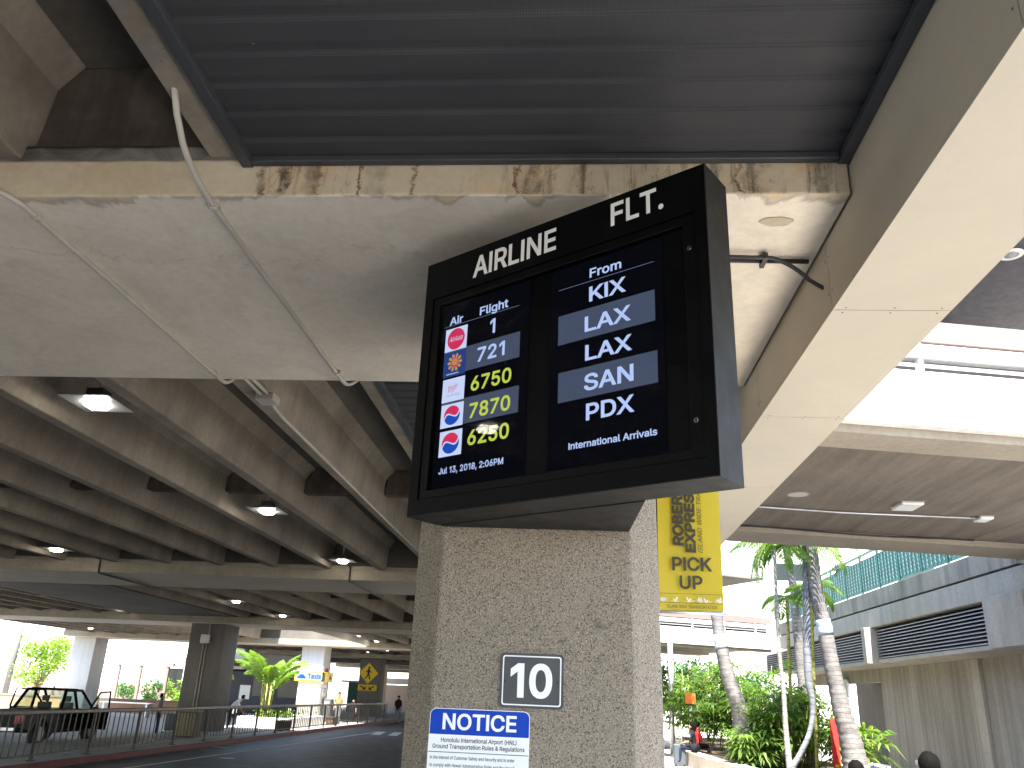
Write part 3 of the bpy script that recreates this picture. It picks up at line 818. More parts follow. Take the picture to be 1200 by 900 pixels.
pts = [(x, FY-.0042, z) for x, z in rounded_rect(-.655, -.187, 1.70, 1.933, .028, 5) if z > 1.80]
pts = [(-.655, FY-.0042, 1.822), (-.187, FY-.0042, 1.822)] + [p for p in pts]
mb.prism(pts, (0, -.0004, 0), 'sign_blue')
mb.text('NOTICE', (-.421, FY-.0052, 1.846), X1, Z1, 'sign_white', height=.066, width=.350, bold=.02, align='C', thick=.0004); mb.build('header', t)
mb = MB()
for s_, z, h, w, bd in (('Honolulu International Airport (HNL)', 1.790, .0175, .355, .016), ('Ground Transportation Rules & Regulations', 1.762, .0175, .432, .016)):
    mb.text(s_, (-.421, FY-.0045, z), X1, Z1, 'sign_black', height=h, width=w, bold=bd, align='C', thick=.0003)
mb.box((-.655, FY-.0047, 1.7445), (-.187, FY-.0043, 1.7475), 'sign_black')
for s_, z in (('In the interest of Customer Safety and Security and in order', 1.716), ('to comply with Hawaii Administrative Rules and the Hawaii', 1.684), ('Revised Statutes, the following rules are in effect', 1.652)):
    mb.text(s_, (-.645, FY-.0045, z), X1, Z1, 'sign_black', height=.0135, width=.395 if '2' not in s_ else .4, bold=.012, thick=.0003)
mb.build('body_text', t)

# ------------------------------------------------------------------ pick-up banner
BY = 5.0
def bx(u): return .520 + u            # u metres from the banner's left edge
t = thing('pickup_banner', 'tall yellow pick up banner hanging on the right side of the speckled column', 'banner', (.44, BY, 2.51))
mb = MB(); i = 0
pv = []
nx, nz = 8, 14
for a in range(nz+1):
    for c_ in range(nx+1):
        u = .372*c_/nx; z = 2.51+1.12*a/nz
        pv.append((bx(u), BY+.010*math.sin(u*9+a*.25)+.004*math.sin(a*.6), z))
for layer, dy in ((0, 0), (1, .004)):
    i = len(mb.v); mb.v += [(x, y+dy, z) for x, y, z in pv]
    for a in range(nz):
        for c_ in range(nx):
            q = [i+a*(nx+1)+c_, i+a*(nx+1)+c_+1, i+(a+1)*(nx+1)+c_+1, i+(a+1)*(nx+1)+c_]
            mb.face(q if layer == 0 else q[::-1], 'yellow', True)
mb.build('cloth', t)
def bt(mb, txt, u, z, h, w, rot=False, **k):
    o = (bx(u), BY-.0165, z)
    mb.text(txt, o, Z1 if rot else X1, (-1, 0, 0) if rot else Z1, 'banner_ink', height=h, width=w, thick=.0004, **k)
mb = MB()
bt(mb, 'ROBERTS', .148, 2.885, .058, .425, True, bold=.04, shear=.06); mb.build('name_lettering', t); mb = MB()
bt(mb, 'EXPRESS', .218, 2.845, .054, .425, True, bold=.04, shear=.06)
bt(mb, 'ISLAND WIDE TRANSPORTATION', .262, 2.845, .027, .68, True, bold=.0, shear=.25)
mb.build('route_lettering', t); mb = MB()
bt(mb, 'PICK', .196, 2.742, .074, .235, bold=.022, align='C'); bt(mb, 'UP', .186, 2.636, .072, .134, bold=.022, align='C')
mb.build('pick_up_lettering', t); mb = MB()
bt(mb, 'ISLAND WIDE TRANSPORTATION', .186, 2.524, .017, .29, bold=.004, align='C')
mb.build('foot_lettering', t)
mb = MB()
for z in (2.552, 2.604): mb.box((bx(.002), BY-.0164, z), (bx(.370), BY-.0160, z+.0018), 'banner_ink')
rng = random.Random(3)
for u in (.02, .09, .17, .235, .27, .345):
    k = 6 if u in (.02, .235, .345) else 4
    for q in range(k):
        an = R(20+140*q/(k-1)); L = rng.uniform(.022, .04)
        p0 = (bx(u), BY-.0162, 2.556); p1 = (bx(u+math.cos(an)*L*.6-.006), BY-.0162, 2.556+math.sin(an)*L*.6); p2 = (bx(u+math.cos(an)*L), BY-.0162, 2.556+math.sin(an)*L); p3 = (bx(u+math.cos(an)*L*.6+.006), BY-.0162, 2.556+math.sin(an)*L*.55)
        mb.poly([p0, p3, p2, p1], 'banner_cream')
mb.build('flower_border', t)
for z in (2.50, 3.62):
    mb = MB(); mb.tube([(.40, BY+.002, z), (.905, BY+.002, z)], .009, 'steel'); mb.box((.425, BY-.05, z-.05), (.462, BY+.05, z+.05), 'steel'); mb.build('banner_arm', t)

# ------------------------------------------------------------------ pipes on the stained beam
def pipe(name, pts, r, label, mat='conduit', straps=()):
    t = thing(name, label, 'conduit', pts[0]); mb = MB(); mb.tube(pts, r, mat, 10); mb.build('pipe', t)
    for (x, y, z) in straps:
        s_ = MB(); s_.box((x-.035, y-.012, z-.006), (x+.035, y+.012, z+.02), mat); s_.tube([(x, y-.02, z), (x, y+.02, z)], r*1.35, mat, 10); s_.build('coupling', t)
    return t
def bez(p0, p1, p2, n=8):
    p0, p1, p2 = map(Vector, (p0, p1, p2)); return [p0*(1-t)**2+p1*2*t*(1-t)+p2*t*t for t in [i/n for i in range(n+1)]]
zc = 4.378
pipe('conduit', [(-1.93, 2.75, 5.3), (-1.93, 2.9, 4.95), (-1.93, 2.97, 4.75), (-1.93, 3.1, 4.56)]+bez((-1.93, 3.2, 4.47), (-1.93, 3.36, zc), (-1.93, 3.6, zc))+[(-1.925, 4.5, zc), (-1.91, 6.1, zc)]+bez((-1.905, 6.22, zc), (-1.90, 6.33, zc), (-1.84, 6.36, 4.45), 6)+[(-1.8, 6.37, 4.6)],
     .0165, 'white conduit bending down from the dark recess onto the stained beam', straps=[(-1.93, 3.62, zc), (-1.91, 6.0, zc)])
pipe('conduit', [(-3.9, 3.42, 4.56), (-3.4, 3.44, 4.50)]+bez((-3.25, 3.45, 4.47), (-3.0, 3.48, 4.37), (-2.99, 3.62, zc), 6)+[(-2.97, 4.6, zc), (-2.95, 6.1, zc)]+bez((-2.95, 6.22, zc), (-2.95, 6.36, zc), (-2.90, 6.37, 4.5), 6)+[(-2.88, 6.38, 4.64)],
     .0165, 'white conduit crossing the underside of the stained beam at far left', straps=[(-2.985, 3.72, zc), (-2.95, 6.05, zc)])
t = thing('conduit_run', 'pale conduit with junction box along the bottom of the broad joist beyond the beam', 'conduit', (-3.05, 6.5, 4.6))
mb = MB(); mb.tube([(-3.01, 6.35, 4.625), (-3.01, 7.2, 4.625)], .018, 'conduit'); mb.tube([(-2.94, 6.35, 4.625), (-2.94, 7.2, 4.625)], .018, 'conduit')
mb.tube([(-3.0, 7.4, 4.625), (-3.04, 7.9, 4.632), (-3.06, 12, 4.632), (-3.06, 19.2, 4.632)], .018, 'conduit'); mb.build('pipe', t)
mb = MB(); mb.box((-3.06, 7.2, 4.57), (-2.88, 7.4, 4.648), 'conduit'); mb.build('junction_box', t, bevel=.008)
for (x, lab) in ((-5.2, 'thin conduit down the second beam beside the nearest far lamp'), (-11.35, 'thin dark conduit down the second beam at far left')):
    pipe('beam_conduit', [(x, 19.0, 4.72), (x, 19.26, 4.70), (x, 19.27, 4.5), (x, 19.3, 4.385), (x, 19.5, 4.378), (x, 21.9, 4.378)], .022, lab, 'cable')
# cables right of the board
pipe('grey_conduit', [(.2, 4.16, 4.378), (1.32, 4.19, 4.378)], .014, 'thin grey conduit across the beam right of the board', 'cable')
t = thing('black_cable', 'black cable drooping from the beam to the beige girder right of the board', 'cable', (.5, 4.1, 4.35))
mb = MB(); mb.tube([(.2, 4.08, 4.37), (.7, 4.11, 4.365), (1.08, 4.12, 4.362)]+bez((1.1, 4.12, 4.36), (1.22, 4.15, 4.34), (1.30, 4.15, 4.24), 6)+[(1.345, 4.14, 4.2), (1.375, 4.14, 4.18)], .012, 'cable'); mb.build('cable_run', t)
mb = MB(); mb.box((1.05, 4.10, 4.35), (1.075, 4.22, 4.385), 'cable'); mb.build('clip', t)
# spalled patches under the beam
def spall(cx, cy_, a, b_, label):
    mb = MB(); rng = random.Random(int(cx*100)); pts = []
    for q in range(18):
        an = 2*math.pi*q/18; r = 1+rng.uniform(-.12, .12); pts.append((cx+math.cos(an)*a*r, cy_+math.sin(an)*b_*r, 4.397))
    mb.prism(pts[::-1], (0, 0, -.003), 'spall'); mb.build('mortar_patch', label=label, cat='patch', group='mortar patches under the beam')
M['spall'] = concrete('mortar patch', (.56, .48, .36), .7, 4., bump=.5)
spall(1.05, 3.80, .085, .045, 'oval tan mortar patch on the beam right of the board')

# ------------------------------------------------------------------ ceiling lamps
def make_lamp(x, y, z, label):
    t = thing('ceiling_lamp', label, 'ceiling lamp', (x, y, z), 'lit lamps under the garage roof')
    mb = MB(); L = .28
    # pyramid shade with flat wings
    for sgn in (1,):
        top = [(x-.13, y-.13, z+.06), (x+.13, y-.13, z+.06), (x+.13, y+.13, z+.06), (x-.13, y+.13, z+.06)]
        bot = [(x-L, y-L, z), (x+L, y-L, z), (x+L, y+L, z), (x-L, y+L, z)]
        mb.hexa(bot+top, 'lamp_body')
    mb.build('shade', t, bevel=.008)
    ln = MB(); a = .11; i = len(ln.v)
    ln.hexa([(x-a*.8, y-a*.8, z-.05), (x+a*.8, y-a*.8, z-.05), (x+a*.8, y+a*.8, z-.05), (x-a*.8, y+a*.8, z-.05),
             (x-a, y-a, z-.001), (x+a, y-a, z-.001), (x+a, y+a, z-.001), (x-a, y+a, z-.001)], 'lamp_on')
    ln.build('lens', t, bevel=.015)
    dr = MB(); dr.box((x-.09, y-.09, z+.06), (x+.09, y+.09, z+.15), 'lamp_dark'); dr.build('driver_box', t)
    st = MB(); st.tube([(x, y, z+.15), (x, y, 5.345)], .016, 'conduit', 8); st.build('stem_pipe', t)
    return t
lamps = [(-5.05, 2.4, 'lit lamp above the camera, mirrored in the board glass'), (-5.08, 7.91, 'largest lit lamp hanging between joists at left'), (-5.1, 13.25, 'lit lamp halfway along the first bay, left of the board'),
         (-5.22, 18.6, 'lit lamp just before the second cross beam, next to the speckled column'), (-11.83, 18.2, 'lit lamp at far left before the second cross beam'),
         (-11.75, 28.9, 'lit lamp in the middle of the second bay'), (-11.85, 34.2, 'lit lamp just before the third cross beam, above the palm'),
         (-18.4, 29.0, 'lit lamp under the flat dark deck at far left'), (-18.5, 34.2, 'lit lamp beside the top of the dark square column'),
         (-28.0, 48.0, 'lit lamp left of the dark square column, nearer of a pair'), (-28.2, 49.8, 'lit lamp left of the dark square column, farther of a pair'),
         (-11.3, 45.2, 'lit lamp right of the open roof, nearer the camera'), (-11.4, 49.9, 'lit lamp right of the open roof by the fourth beam'),
         (-12.9, 60.0, 'lit lamp above the taxi box in the fourth bay'), (-15.3, 64.5, 'lit lamp beside the pedestrian sign column'), (-12.5, 76.0, 'lit lamp in the farthest bay'), (-20.5, 62.0, 'lit lamp over the navy coach'), (-19.6, 73.0, 'lit lamp far back between the taxi column and the pedestrian sign')]
proto = None
for (x, y, lab) in lamps:
    if proto is None: proto = make_lamp(x, y, 4.74, lab)
    else: dup(proto, (x, y, 4.74), lab)

# ------------------------------------------------------------------ bronze railing on the median
t = thing('median_railing', 'long bronze railing with thin balusters along the red kerb', 'railing', (-12.6, 20, .14))
RX = -12.52
mb = MB(); mb.box((RX-.055, 14.5, 1.155), (RX+.055, 60, 1.255), 'rail'); mb.build('top_rail', t, bevel=.02)
mb = MB(); mb.box((RX-.02, 14.5, .25), (RX+.02, 60, .29), 'rail_dark'); mb.build('bottom_rail', t)
y = 15.3; posts = []
while y < 60.2:
    mb = MB(); mb.box((RX-.035, y-.035, .14), (RX+.035, y+.035, 1.155), 'rail_dark'); mb.box((RX-.08, y-.08, .14), (RX+.08, y+.08, .165), 'rail_dark'); mb.build('post', t, bevel=.006)
    posts.append(y); y += 2.43
rest = MB(); y = 14.7
while y < 59.9:
    if min(abs(y-p) for p in posts) > .06:
        near = 19.5 < y < 46.4; mb = MB() if near else rest
        mb.box((RX-.012, y-.012, .29), (RX+.012, y+.012, 1.155), 'rail_dark')
        if near: mb.build('baluster', t)
    y += .27
o = rest.build('balusters', t); o['kind'] = 'stuff'

# ------------------------------------------------------------------ right: double deck walkway bridge close by
def bridge(O, ang, width, e0, e1, zb, labels, name, far=False):
    e = Vector((math.cos(R(ang)), math.sin(R(ang)), 0)); p = Vector((-e.y, e.x, 0)); O = Vector((O[0], O[1], 0))
    def P(a, b, z): q = O+e*a+p*b; return Vector((q.x, q.y, z))
    def B(mb, a0, a1, b0, b1, z0, z1, mat): mb.obox(P(a0, b0, z0), e*(a1-a0), p*(b1-b0), Vector((0, 0, z1-z0)), mat)
    t = thing(name, labels, 'walkway bridge', P((e0+e1)/2, width/2, zb))
    mb = MB(); B(mb, e0, e1, .02, .62, zb, zb+.35, 'bridge'); B(mb, e0, e1, width-1.05, width-.02, zb, zb+.35, 'bridge'); mb.build('edge_beam', t, bevel=.01)
    mb = MB(); B(mb, e0, e1, .63, width-1.06, zb+.10, zb+.36, 'bridge_board'); mb.build('deck_slab', t)
    ws = 1.45
    mb = MB(); B(mb, e0, e1, .30, .33, zb+.37, zb+1.30, 'louver_gap'); mb.build('slot_shade_panel', t)  # added dark panel standing in for the shade behind the parapet slots
    for side, (b0, b1) in enumerate(((-.14, .016), (width-.016, width+.14))):
        mb = MB(); B(mb, e0, e1, b0, b1, zb+.10, zb+.77, 'white_wall'); mb.build('lower_parapet', t)
        mb = MB(); B(mb, e0, e1, b0+.045, b1-.045, zb+.865, zb+.885, 'white_wall'); mb.build('slot_rail', t)
        mb = MB(); B(mb, e0, e1, b0, b1, zb+.96, zb+1.12, 'white_wall'); B(mb, e0, e1, b0+.02, b1, zb+1.165, zb+1.44, 'pink'); mb.build('upper_parapet', t)
        s_ = e0+.4
        while s_ < e1: mb = MB(); B(mb, s_, s_+.05, b0+.03, b1-.03, zb+.771, zb+1.164, 'white_wall'); mb.build('parapet_post', t); s_ += 1.6
    us = zb+3.15
    mb = MB(); B(mb, e0, e1, .25, width-.25, us+.02, us+.2, 'plum_panel' if not far else 'slab'); mb.build('upper_soffit', t)
    mb = MB()
    B(mb, e0, e1, -.25, .24, us, us+.75, 'white_wall'); B(mb, e0, e1, width-.24, width+.25, us+.021, us+.75, 'white_wall'); mb.build('roof_fascia', t)
    s_ = e0+1.3
    while s_ < e1-.5:
        mb = MB(); B(mb, s_, s_+.45, width*.5-.2, width*.5+.2, zb+.37, us+.02, 'white_wall'); mb.build('roof_post', t); s_ += 3.2
    return t, P, B
nb, P1, B1 = bridge((4, 9.3), 10.5, 6.9, -1.96, 6.55, 4.98, 'double deck walkway bridge crossing overhead at right with board marked soffit', 'walkway_bridge')
# lights and conduit under the near bridge
def flat_light(x, y, z, a, b_, label):
    t = thing('soffit_light', label, 'soffit light', (x, y, z), 'lights under the walkway bridge')
    mb = MB(); mb.box((x-a, y-b_, z-.055), (x+a, y+b_, z-.002), 'light_off'); mb.build('diffuser', t, bevel=.02)
    mb = MB(); mb.box((x-a-.01, y-b_-.01, z-.0018), (x+a+.01, y+b_+.01, z+.012), 'lamp_body'); mb.build('frame', t)
ZS = 5.08
flat_light(5.27, 13.1, ZS, .17, .24, 'larger square white light under the board marked soffit')
flat_light(6.78, 13.9, ZS, .11, .15, 'smaller white light at the end of the soffit conduit')
t = thing('recessed_light', 'round recessed disc under the board marked soffit near the girder', 'soffit light', (3.46, 12.6, ZS))
mb = MB(); mb.tube([(3.46, 12.6, ZS-.006), (3.46, 12.6, ZS+.03)], .17, 'bridge', 24); mb.build('rim', t)
mb = MB(); mb.tube([(3.46, 12.6, ZS-.008), (3.46, 12.6, ZS-.0062)], .14, 'lamp_body', 24); mb.build('disc', t)
t = thing('soffit_conduit', 'thin pale conduit running under the board marked soffit', 'conduit', (3, 12.9, ZS))
mb = MB(); mb.tube([tuple(P1(-1.3, 4.2, ZS-.02)), tuple(P1(1.2, 4.25, ZS-.02)), (6.72, 13.88, ZS-.02)], .018, 'steel'); mb.build('pipe', t)
t = thing('soffit_cable', 'black cable sagging along the far lip of the bridge soffit', 'cable', (4, 15, ZS))
mb = MB(); mb.tube([tuple(P1(-1.9+k*.5, 5.78+.03*math.sin(k*1.3), ZS-.03-.02*math.sin(k*.9))) for k in range(14)], .016, 'cable'); mb.build('cable_run', t)
t = thing('downlight', 'round white downlight in the dark panel at the right edge', 'downlight', (5.9, 10, 8.1))
dl = at(1185, 298, 1); d_ = (dl-CAM); dl = CAM+d_*((8.145-CAM.z)/d_.z)
mb = MB(); mb.tube([dl+Vector((0, 0, -.012)), dl+Vector((0, 0, .03))], .16, 'light_off', 24); mb.build('rim', t)
mb = MB(); mb.tube([dl+Vector((0, 0, -.014)), dl+Vector((0, 0, -.0125))], .10, 'chrome', 20); mb.build('lens', t)

# far bridge of the same kind
fb, P2, B2 = bridge((4.4, 36.5), 24, 6.0, -6, 4.9, 4.28, 'far white walkway bridge of two decks behind the palms', 'walkway_bridge', far=True)

# ------------------------------------------------------------------ right: grey building with louvres and teal railing
BX = 9.0
def atx(x, y, X):
    d = (x-600)/FPX*RT - (y-450)/FPX*UP + FW; return CAM + d*(X/d.x)
t = thing('concrete_building', 'grey concrete building at right with black louvres over a board marked wall', 'building', (BX+2, 25, .15))
Y0, Y1_ = 14.5, 37.5
YB = 17.4
mb = MB(); mb.box((BX, YB, 4.93), (BX+3.5, Y1_, 5.40), 'grey_wall'); mb.box((BX+.05, YB, 4.885), (BX+3.45, Y1_, 4.928), 'louver_gap'); mb.build('upper_band', t, bevel=.008)
mb = MB(); mb.box((BX, Y0, 4.37), (BX+3.5, Y1_, 4.88), 'grey_band'); mb.build('lower_band', t, bevel=.008)
mb = MB(); mb.box((BX+1.25, Y0, .13), (BX+1.6, 29.5, 4.368), 'board_wall'); mb.box((BX+1.25, 29.5, 2.95), (BX+1.6, Y1_, 4.368), 'board_wall'); mb.box((BX+3, 29.5, .13), (BX+3.2, Y1_, 4.368), 'pier'); mb.build('wall', t)
mb = MB(); mb.box((BX+1.16, 22.3, .13), (BX+1.248, 22.75, 3.355), 'grey_band'); mb.build('pilaster', t, bevel=.005)
mb = MB(); mb.box((BX+.10, Y0, 3.36), (BX+1.245, Y1_, 3.46), 'grey_band'); mb.build('louver_soffit', t, bevel=.006)
fy = [atx(1021, 755, BX).y, atx(1170, 725, BX).y]
gap = fy[0]-fy[1]
fins = [fy[1]-gap*.72, fy[1], fy[0], fy[0]+gap, fy[0]+2*gap]
for a, b in zip(fins[:-1], fins[1:]):
    if a < Y0: a = Y0
    mb = MB(); mb.box((BX+.34, a+.16, 3.462), (BX+.40, b-.16, 4.368), 'louver_gap')
    nsl = 10
    for k in range(nsl):
        z = 3.50+k*(.84/nsl)
        mb.hexa([(BX+.12, a+.16, z-.012), (BX+.12, b-.16, z-.012), (BX+.30, b-.16, z+.050), (BX+.30, a+.16, z+.050),
                 (BX+.12, a+.16, z+.012), (BX+.12, b-.16, z+.012), (BX+.30, b-.16, z+.074), (BX+.30, a+.16, z+.074)], 'louver')
    mb.build('louver_panel', t)
for f in fins:
    if f-.15 < Y0 or f > Y1_: continue
    mb = MB(); mb.box((BX-.22, f-(1.5 if f == fins[1] else .15), 3.34), (BX+.5, f+.15, 4.366), 'grey_band'); mb.build('fin', t, bevel=.01)
t = thing('balcony_railing', 'teal metal railing of leaf patterned panels on the grey concrete building', 'railing', (BX+.12, 26, 5.4))
y = 17.6; n_ = 0
while y < 36.2:
    y2 = min(y+1.55, 36.6)
    mb = MB(); mb.box((BX+.09, y-.03, 5.4), (BX+.15, y+.03, 6.56), 'teal_rail'); mb.build('post', t)
    pn = MB()
    pn.box((BX+.11, y+.032, 5.46), (BX+.13, y2-.032, 5.50), 'teal_rail'); pn.box((BX+.11, y+.032, 6.40), (BX+.13, y2-.032, 6.44), 'teal_rail')
    pn.box((BX+.128, y+.032, 5.501), (BX+.134, y2-.032, 6.399), 'teal_back')
    nb_ = 6
    for k in range(nb_):
        yc = y+.032+(y2-y-.064)*(k+.5)/nb_
        pn.box((BX+.114, yc-.008, 5.501), (BX+.126, yc+.008, 6.399), 'teal_rail')
        for j in range(8):
            z = 5.53+j*.11
            for sg in (-1, 1):
                pn.poly([(BX+.12, yc+sg*.009, z), (BX+.112, yc+sg*.062, z+.05), (BX+.118, yc+sg*.10, z+.125), (BX+.124, yc+sg*.035, z+.085)], 'teal_leaf')
    pn.build('leaf_panel', t); y = y2; n_ += 1
mb = MB(); mb.box((BX+.07, 17.5, 6.561), (BX+.17, 36.6, 6.62), 'teal_rail'); mb.build('top_rail', t, bevel=.01)
# pale buildings beyond
def block(name, label, x0, x1, y0, y1, z1, mat, cat='building', windows=None):
    t = thing(name, label, cat, ((x0+x1)/2, y0, 0)); mb = MB(); mb.box((x0, y0, -.1), (x1, y1, z1), mat); mb.build('wall', t)
    mb = MB(); mb.box((x0-.2, y0-.2, z1+.003), (x1+.2, y1+.2, z1+.3), 'white_wall'); mb.build('roof', t)
    for (a, b, c, d) in (windows or []):
        w = MB(); w.box((x0+a, y0-.05, c), (x0+b, y0+.05, d), 'glass_dark'); w.build('window', t)
        w = MB(); w.box((x0+a-.08, y0-.09, c-.09), (x0+b+.08, y0+.02, c-.002), 'white_wall'); w.build('sill', t)
    return t
block('terminal_building', 'pale terminal building far behind the palms and far bridge', 0, 40, 60, 75, 13, 'white_wall',
      windows=[(6+4.2*k, 9+4.2*k, z, z+1.2) for k in range(7) for z in (10.4,)])

# ------------------------------------------------------------------ planter, palms and lady palms at right
pl = [(3.75, 29.4), (3.95, 26.2), (4.35, 22.6), (5.0, 17.6), (8.0, 17.6), (8.0, 42), (4.9, 42), (3.95, 31.8)]
cx = sum(p[0] for p in pl)/len(pl); cyy = sum(p[1] for p in pl)/len(pl)
inn = []
for k in range(len(pl)):
    a, b, c_ = Vector(pl[k-1]), Vector(pl[k]), Vector(pl[(k+1) % len(pl)])
    d1 = (b-a).normalized(); d2 = (c_-b).normalized(); n1 = Vector((-d1.y, d1.x)); n2 = Vector((-d2.y, d2.x)); nn = (n1+n2).normalized()
    inn.append(b+nn*.4/max(.4, nn.dot(n1)))
t = thing('planter', 'low concrete planter wall holding the palms, used as a bench', 'planter', (5.5, 28, .15))
mb = MB()
for k in range(len(pl)):
    k2 = (k+1) % len(pl); a, b, c_, d = pl[k], pl[k2], inn[k2], inn[k]
    mb.hexa([(*a, .15), (*b, .15), (*c_, .15), (*d, .15), (*a, .58), (*b, .58), (*c_, .58), (*d, .58)], 'planter')
mb.build('kerb_wall', t, bevel=.02)
mb = MB(); mb.poly([(p[0], p[1], .50) for p in inn], 'soil'); mb.build('soil_bed', t)

def coco_frond(mb, base, az, el, L, droop, mat, n=22, wl=.5, spread=1.0, lw=.028):
    """pinnate frond: arching midrib with leaflets"""
    rng = random.Random(int((az*91+L*37+base[0]*13)*100))
    pts = []
    for k in range(n+1):
        t_ = k/n; r = L*t_; e_ = el-droop*t_
        if k == 0: p = Vector(base); 
        else: p = pts[-1]+Vector((math.cos(az)*math.cos(e_), math.sin(az)*math.cos(e_), math.sin(e_)))*(L/n)
        pts.append(p)
    mb.tube(pts[::2]+([pts[-1]] if n % 2 else []), [.022*(1-.8*k/(n/2)) for k in range(len(pts[::2]+([pts[-1]] if n % 2 else [])))], mat, 4, cap=False)
    side = Vector((-math.sin(az), math.cos(az), 0))
    for k in range(2, n+1):
        t_ = k/n; ln = wl*math.sin(math.pi*min(.97, .12+t_*.84))*rng.uniform(.85, 1.1); tang = (pts[k]-pts[k-1]).normalized()
        for sg in (-1, 1):
            d = (side*sg*spread+tang*.75+Vector((0, 0, -.25*rng.uniform(.4, 1.6)))).normalized()
            p = pts[k]; q = p+d*ln*.5; r_ = p+d*ln+Vector((0, 0, -ln*.28)); w = tang*lw
            mb.poly([p-w*.5, q-w, q+w, p+w*.5], mat); mb.poly([q-w, r_, q+w], mat)
def fan_leaf(mb, p, d, L, mat, rng, nb=8):
    """palmate leaf: blades from one point, around direction d"""
    d = d.normalized(); s_ = d.cross(Vector((0, 0, 1)))
    s_ = s_.normalized() if s_.length > .01 else Vector((1, 0, 0)); u = s_.cross(d)
    for k in range(nb):
        a = R(-105+210*k/(nb-1)+rng.uniform(-6, 6)); v = (d*math.cos(a)+s_*math.sin(a)); l = L*(1-.25*abs(a)/2)*rng.uniform(.85, 1.1)
        w = v.cross(u).normalized()*L*.075
        q = p+v*l*.55+u*.03; r_ = p+v*l+Vector((0, 0, -l*rng.uniform(.12, .38)))
        mb.poly([p, q-w, r_, q+w], mat)
def lady_palm(label, loc, h, n, seed, spread, mats, proto=True):
    rng = random.Random(seed); t = thing('lady_palm', label, 'palm shrub', loc, 'lady palms in the planter')
    st = MB(); lf = MB(); L = Vector(loc)
    for k in range(n):
        a = rng.uniform(0, 6.28); r = spread*math.sqrt(rng.random()); b = L+Vector((math.cos(a)*r, math.sin(a)*r, 0)); hh = h*rng.uniform(.45, 1.0)
        top = b+Vector((math.cos(a)*.12*hh+rng.uniform(-.1, .1), math.sin(a)*.12*hh+rng.uniform(-.1, .1), hh*.86))
        st.tube([b, (b+top)/2+Vector((rng.uniform(-.04, .04), rng.uniform(-.04, .04), 0)), top], [.014, .012, .009], 'bark_green', 5)
        for j in range(rng.randint(9, 13)):
            tt = rng.uniform(.30, 1.0); p0 = b.lerp(top, tt); az = rng.uniform(0, 6.28); el = rng.uniform(-.05, .95)*(.6+.6*tt)
            d = Vector((math.cos(az)*math.cos(el), math.sin(az)*math.cos(el), math.sin(el))); pet = rng.uniform(.16, .36)
            p1 = p0+d*pet; lf.tube([p0, p1], .004, 'bark_green', 3, cap=False)
            d2 = Vector((d.x, d.y, d.z-.35)); fan_leaf(lf, p1, d2, rng.uniform(.42, .66), rng.choice(mats), rng, rng.randint(7, 9))
    st.build('stems', t); lf.build('leaves', t)
    return t
L1, L2 = ['leaf', 'leaf', 'leaf_light'], ['leaf', 'leaf_light', 'leaf_light']
spots = [((4.75, 33.5, .5), 3.9, 13, 1, .7, L1, 'tall dense lady palm just right of the seated woman'), ((5.6, 36.5, .5), 4.0, 13, 2, .9, L1, 'tallest lady palm under the far bridge'),
         ((5.6, 29.5, .5), 2.6, 13, 4, .7, L1, 'medium lady palm below the leaning trunk'),
         ((6.4, 32.0, .5), 3.5, 13, 5, .8, L1, 'full lady palm left of the slim twin palm trunks'), ((5.85, 25.0, .5), 2.3, 12, 6, .5, L2, 'bright lime lady palm behind the forked white trunk'),
         ((6.7, 26.2, .5), 2.5, 11, 7, .5, L2, 'lime lady palm against the slate palm trunk'), ((7.5, 23.8, .5), 1.75, 10, 8, .45, L2, 'pale lady palm to the right of the thick trunk'),
         ((5.0, 24.6, .5), 1.0, 6, 9, .3, L2, 'small lady palm in front of the forked white trunk'), ((7.3, 30.5, .5), 2.8, 11, 10, .6, L1, 'lady palm in front of the building passage'),
         ((5.1, 39.5, .5), 3.6, 11, 11, .7, L1, 'farthest lady palm at left end of the planter'), ((5.15, 32.2, .5), 2.2, 8, 12, .35, L1, 'lady palm beside the person in red'), ((6.9, 27.6, .5), 2.2, 9, 13, .5, L2, 'lime lady palm behind the red stand')]
for (loc, h, n, sd, sp_, mt, lab) in spots: lady_palm(lab, loc, h, n, sd, sp_, mt)

def palm(label, pts, rad, bark, crown=None, nf=13, L=2.6, band=None, seed=1, name='coconut_palm', wl=.55):
    t = thing(name, label, 'palm tree', tuple(pts[0]), None)
    # smooth trunk
    P_ = [Vector(p) for p in pts]; q = []; rr = []
    for k in range(len(P_)-1):
        p0 = P_[max(0, k-1)]; p1 = P_[k]; p2 = P_[k+1]; p3 = P_[min(len(P_)-1, k+2)]
        for j in range(8):
            u = j/8; q.append(.5*((2*p1)+(p2-p0)*u+(2*p0-5*p1+4*p2-p3)*u*u+(3*p1-p0-3*p2+p3)*u**3)); rr.append(rad[k]*(1-u)+rad[k+1]*u)
    q.append(P_[-1]); rr.append(rad[-1])
    rng = random.Random(seed); rr = [r*(1+.05*math.sin(i*2.4)+rng.uniform(-.025, .025)) for i, r in enumerate(rr)]
    mb = MB(); mb.tube(q, rr, bark, 14); mb.build('trunk', t)
    if band:
        i0, i1 = band; mb = MB(); mb.tube(q[i0:i1+1], [r*1.04 for r in rr[i0:i1+1]], 'band', 14); mb.build('painted_band', t)
    if crown is not None:
        mb = MB()
        for k in range(nf):
            az = 2*math.pi*k/nf+rng.uniform(-.2, .2); el = rng.uniform(.1, 1.1) if k % 2 else rng.uniform(-.25, .5)
            coco_frond(mb, q[-1], az, el, L*rng.uniform(.85, 1.1), rng.uniform(1.1, 1.9), 'leaf' if k % 3 else 'leaf_light', 24, wl)
        mb.build('crown', t)
    return t
